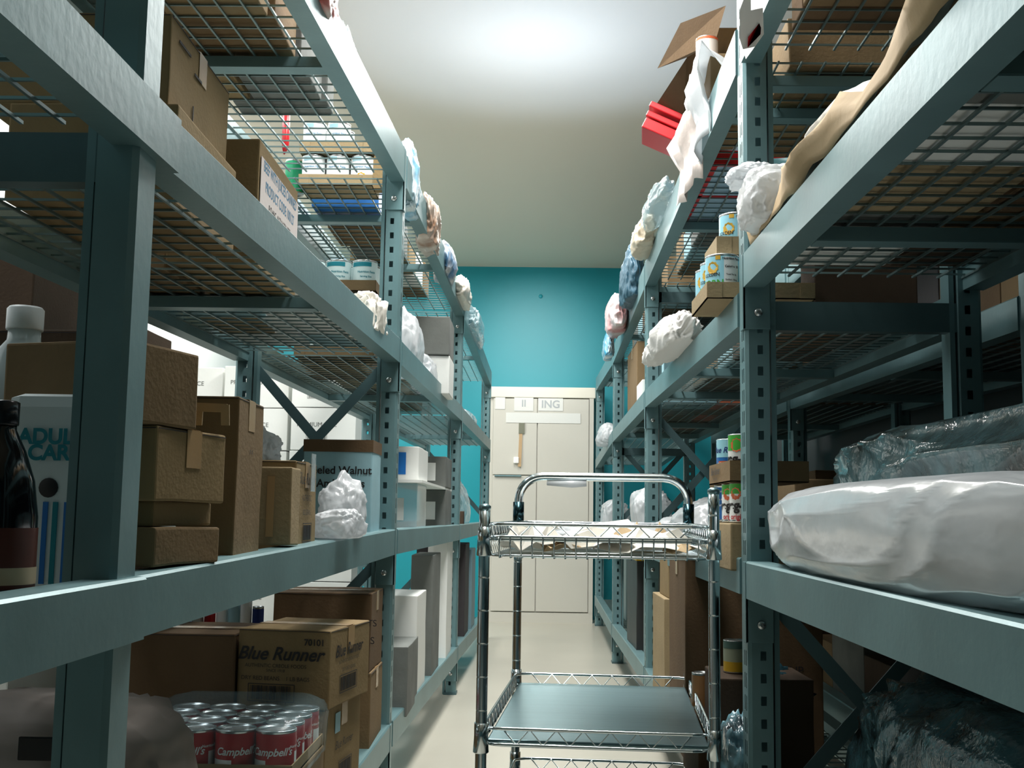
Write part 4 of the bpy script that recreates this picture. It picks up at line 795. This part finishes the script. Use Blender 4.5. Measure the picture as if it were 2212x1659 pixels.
# tag on the near right post
t = thing('hanging_tag', 'large white hang tag with a red patch at the top of the near right post', 'tag', atY(1622, 60, 2.2))
def poly(name, pts, m, Y, par, th=.0012):
    b = nb(); vs = [b.verts.new(atY(x, y, Y)-par.location) for x, y in pts]; b.faces.new(vs); bmesh.ops.solidify(b, geom=b.faces[:], thickness=th); return obj(name, b, m, par)
poly('tag_card', [(1597, -40), (1646, -40), (1650, 74), (1611, 128), (1598, 85)], mat('tag_white', (238, 238, 238), .5), 2.2, t)
poly('red_patch', [(1616, 80), (1640, 50), (1644, 60), (1643, 74), (1615, 103)], REDM, 2.197, t)
# open carton with raised flap + red folders over the top right beam
def quad(bm, pts, th=.004):
    vs = [bm.verts.new(p) for p in pts]; f = bm.faces.new(vs); bmesh.ops.solidify(bm, geom=[f], thickness=th)
t = thing('open_carton', 'open brown carton with a raised flap leaning over the top right beam', 'box', atY(1500, 200, 3.8)); S = t.location.copy()
def P3(x, y, Y): return atY(x, y, Y)-S
b = nb(); quad(b, [P3(1470, 50, 3.75), P3(1568, 12, 3.45), P3(1545, 90, 3.55), P3(1484, 124, 3.8), P3(1420, 148, 3.95)]); obj('flap', b, c3, t)
b = nb(); quad(b, [P3(1484, 124, 3.8), P3(1545, 60, 3.75), P3(1475, 270, 4.05), P3(1411, 236, 4.1)]); obj('carton_wall', b, c3, t)
b = nb(); quad(b, [P3(1500, 130, 3.9), P3(1560, 90, 3.95), P3(1510, 285, 4.25), P3(1424, 246, 4.12)]); obj('carton_wall', b, c2, t)
b = nb(); quad(b, [P3(1545, 60, 3.75), P3(1600, 60, 4.0), P3(1560, 290, 4.4), P3(1475, 270, 4.05)]); obj('carton_wall', b, c1, t)
for i in range(3):
    p = atY(1438-i*4, 258+i*21, 4.12); b = nb(); bx(b, (0, 0, 0), (.13+.01*i, .2, .022 if i < 2 else .04), None, .004); o = obj('red_folder', b, REDM, None, p, 0); o.rotation_euler = (.0, .45, -.1)
    tag(o, ['top red folder of the three under the open carton', 'middle red folder of the three under the open carton', 'thick bottom red folder of the three under the open carton'][i], 'folder', 'red folders under the open carton')
can('white_tub', 'round white tub with a pinkish rim on the top right shelf', (atY(1527, 110, 3.35).x, 3.35, atY(1527, 142, 3.35).z), .033, .085, mat('tub_white', (236, 228, 220), .45), [(.88, .97, -3.1, 0, ORANGE)], cat='tub')
A('carton', 'brown carton under the round white tub on the top right shelf', 3.25, 0, None, zR(0, 3.3), .1, .2, 0, 1, side=-1, ztop=atY(1527, 142, 3.35).z-.001, xw=RX(3.3)+.005, tape=False)
for i, (ya, yb, pts) in enumerate(((3.15, 3.45, ((-.03, 2.36), (-.05, 2.27), (-.012, 2.17), (-.012, 2.08))), (3.4, 3.8, ((.0, 2.33), (-.05, 2.24), (-.014, 2.16), (-.018, 2.03))))):
    rows = []
    for k in range(5):
        Y = ya+(yb-ya)*k/4; X = RX(Y); rows.append([(X+.06, Y, 2.24+.1*math.sin(k))] + [(X+dx+.012*math.sin(k*2.3+i), Y+.01*math.cos(k*3), z+.015*math.sin(k*1.9)) for dx, z in pts])
    sheet('plastic_bag', ['thin white plastic bag draped over the top right beam beside the tub', 'pinkish-white bag strip hanging down the top right beam'][i], rows, [WHITEP, mat('pinkish_plastic', (230, 214, 206), .35, 0, .3, 20)][i], .0015, cat='bag', seed=i, amt=.02)
for i, (n_, lb, X, Y, z, dm, m_) in enumerate((
    ('plastic_bag', 'clear knobbly bag on the top right beam before the second post', .50, 4.5, 2.2, (.1, .7, .09), CLEARP),
    ('plastic_bag', 'tan and clear bag above the second right post', .50, 5.05, 2.18, (.11, .5, .15), mat('tan_plastic', (206, 192, 168), .35, 0, .4, 14)),
    ('basket', 'dark blue round basket on the top right shelf past the second post', .53, 6.0, 2.12, (.12, .6, .3), mat('basket_blue', (38, 78, 96), .5, 0, .5, 30)),
    ('plastic_bag', 'red and blue printed white bag hanging past the second right post', .49, 6.6, 2.06, (.12, .7, .2), mat('rb_print', (230, 226, 226), .35, 0, .3, 14, rgb2=(200, 120, 120), vscale=5)),
    ('plastic_bag', 'white and blue bag hanging low before the third right post', .47, 7.0, 1.96, (.07, .4, .16), SKYP))):
    bag(n_, lb, (X, Y, z), dm, 110+i, m_, cat='basket' if n_ == 'basket' else 'bag', crease=.25)
# right bays 2-3
A('carton', 'tall brown carton on the upper-middle shelf past the second right post', 6.1, 1342, None, zR(1, 6.2), .3, .6, 0, 1, side=-1, ztop=1.93, xw=RX(6.1)+.02)
A('carton', 'narrow white carton beside the second right post', 5.6, 1374, None, zR(1, 5.6), .1, .3, 0, 2, side=-1, ztop=1.66, xw=RX(5.6)+.005, m=WHITEC, tape=False)
bag('plastic_bag', 'small white bag on the last bay of the upper-middle right shelf', (.57, 8.5, zR(1, 8.5)), (.16, .4, .17), 120, WHITEP)
bag('plastic_bag', 'tall clear-white bag standing past the second right post at eye height', (.62, 5.9, zR(2, 5.9)), (.2, .4, .27), 121, WHITEP, sq=3.5)
bag('plastic_bag', 'pale bag standing between the last two right posts at eye height', (.62, 8.4, zR(2, 8.4)), (.2, .4, .25), 122, WHITEP, sq=3.5)
A('storage_tote', 'black lidded tote with yellow lid on the lowest right shelf past the second post', 6.1, 0, None, zR(3, 6.3), .35, .6, 0, 0, side=-1, ztop=.80, xw=RX(6.1)+.02, m=mat('tote_black', (40, 42, 42), .45), tape=False, cat='tote', band=(.05, YELM))
for i, (Y, lb) in enumerate(((5.75, 'grey slatted crate leaning beside the black tote'), (8.3, 'grey slotted crate on the last bay of the lowest right shelf'))):
    t = thing('slotted_crate', lb, 'crate', (RX(Y)+.06+.07*i, Y, zR(3, Y))); b = nb(); bx(b, (.04, .1, .24), (.10, .3, .46), None, .006); obj('crate_body', b, mat('crate_grey', (128, 146, 146), .5), t)
    for k in range(2): b = nb(); bx(b, (.01+.045*k, -.051, .27), (.014, .003, .34)); obj('slot', b, DARKM, t)
# ================================================================== the next aisle on the left
g = 'white cartons stacked in the next aisle'
k = 0
for (x, y, nz) in ((-1.75, 4.7, 4), (-1.78, 5.5, 4), (-2.3, 4.6, 5), (-2.25, 3.0, 2), (-2.25, 6.4, 4), (-1.12, 7.2, 7), (-1.58, 7.3, 7), (-2.04, 7.4, 7)):
    for i in range(nz):
        A('white_carton', 'white printed carton in a stack seen beyond the left rack, in the next aisle', y, 0, None, .0+i*.275, .42, .34, R.uniform(-3, 3), 0, m=WHITEC, ztop=.27+i*.275, xw=x, tape=False, group=g, prints=[('F', 'PREMIUM RICE', .4, .6, .04, GREYC), ('F', '#bar', .4, .3, (.12, .04), GREYC)])
b = nb(); box2(b, (-2.745, 1.0, 1.29), (-2.2, 7.5, 1.32)); o = obj('wall_shelf_board', b, cardm(3)); tag(o, 'brown board shelf on the white wall beyond the left rack', 'shelf')

for i, (y, z0_, z1_) in enumerate(((2.75, .952, 1.30), (2.75, 1.305, 1.62), (3.32, .952, 1.26), (3.32, 1.265, 1.56))):  # invented dark stack, blocks light and darkens the gap behind the left shelf
    A('added_dark_carton', ['lower near', 'upper near', 'lower far', 'upper far'][i]+' dark brown carton added on the white cartons to darken the gap beyond the left rack', y, 0, None, z0_, .45, .52, 0, 4, ztop=z1_, xw=-1.24, tape=False, group='dark brown cartons beyond the left rack')
for i, y in enumerate((2.75, 3.32)):
    for k_ in range(2):
        A('white_carton', 'white carton %s the %s dark brown cartons beyond the left rack' % (['at the bottom under', 'directly under'][k_], ['nearer', 'farther'][i]), y, 0, None, k_*.475, .45, .52, 0, 0, m=WHITEC, ztop=k_*.475+.47, xw=-1.24, tape=False)
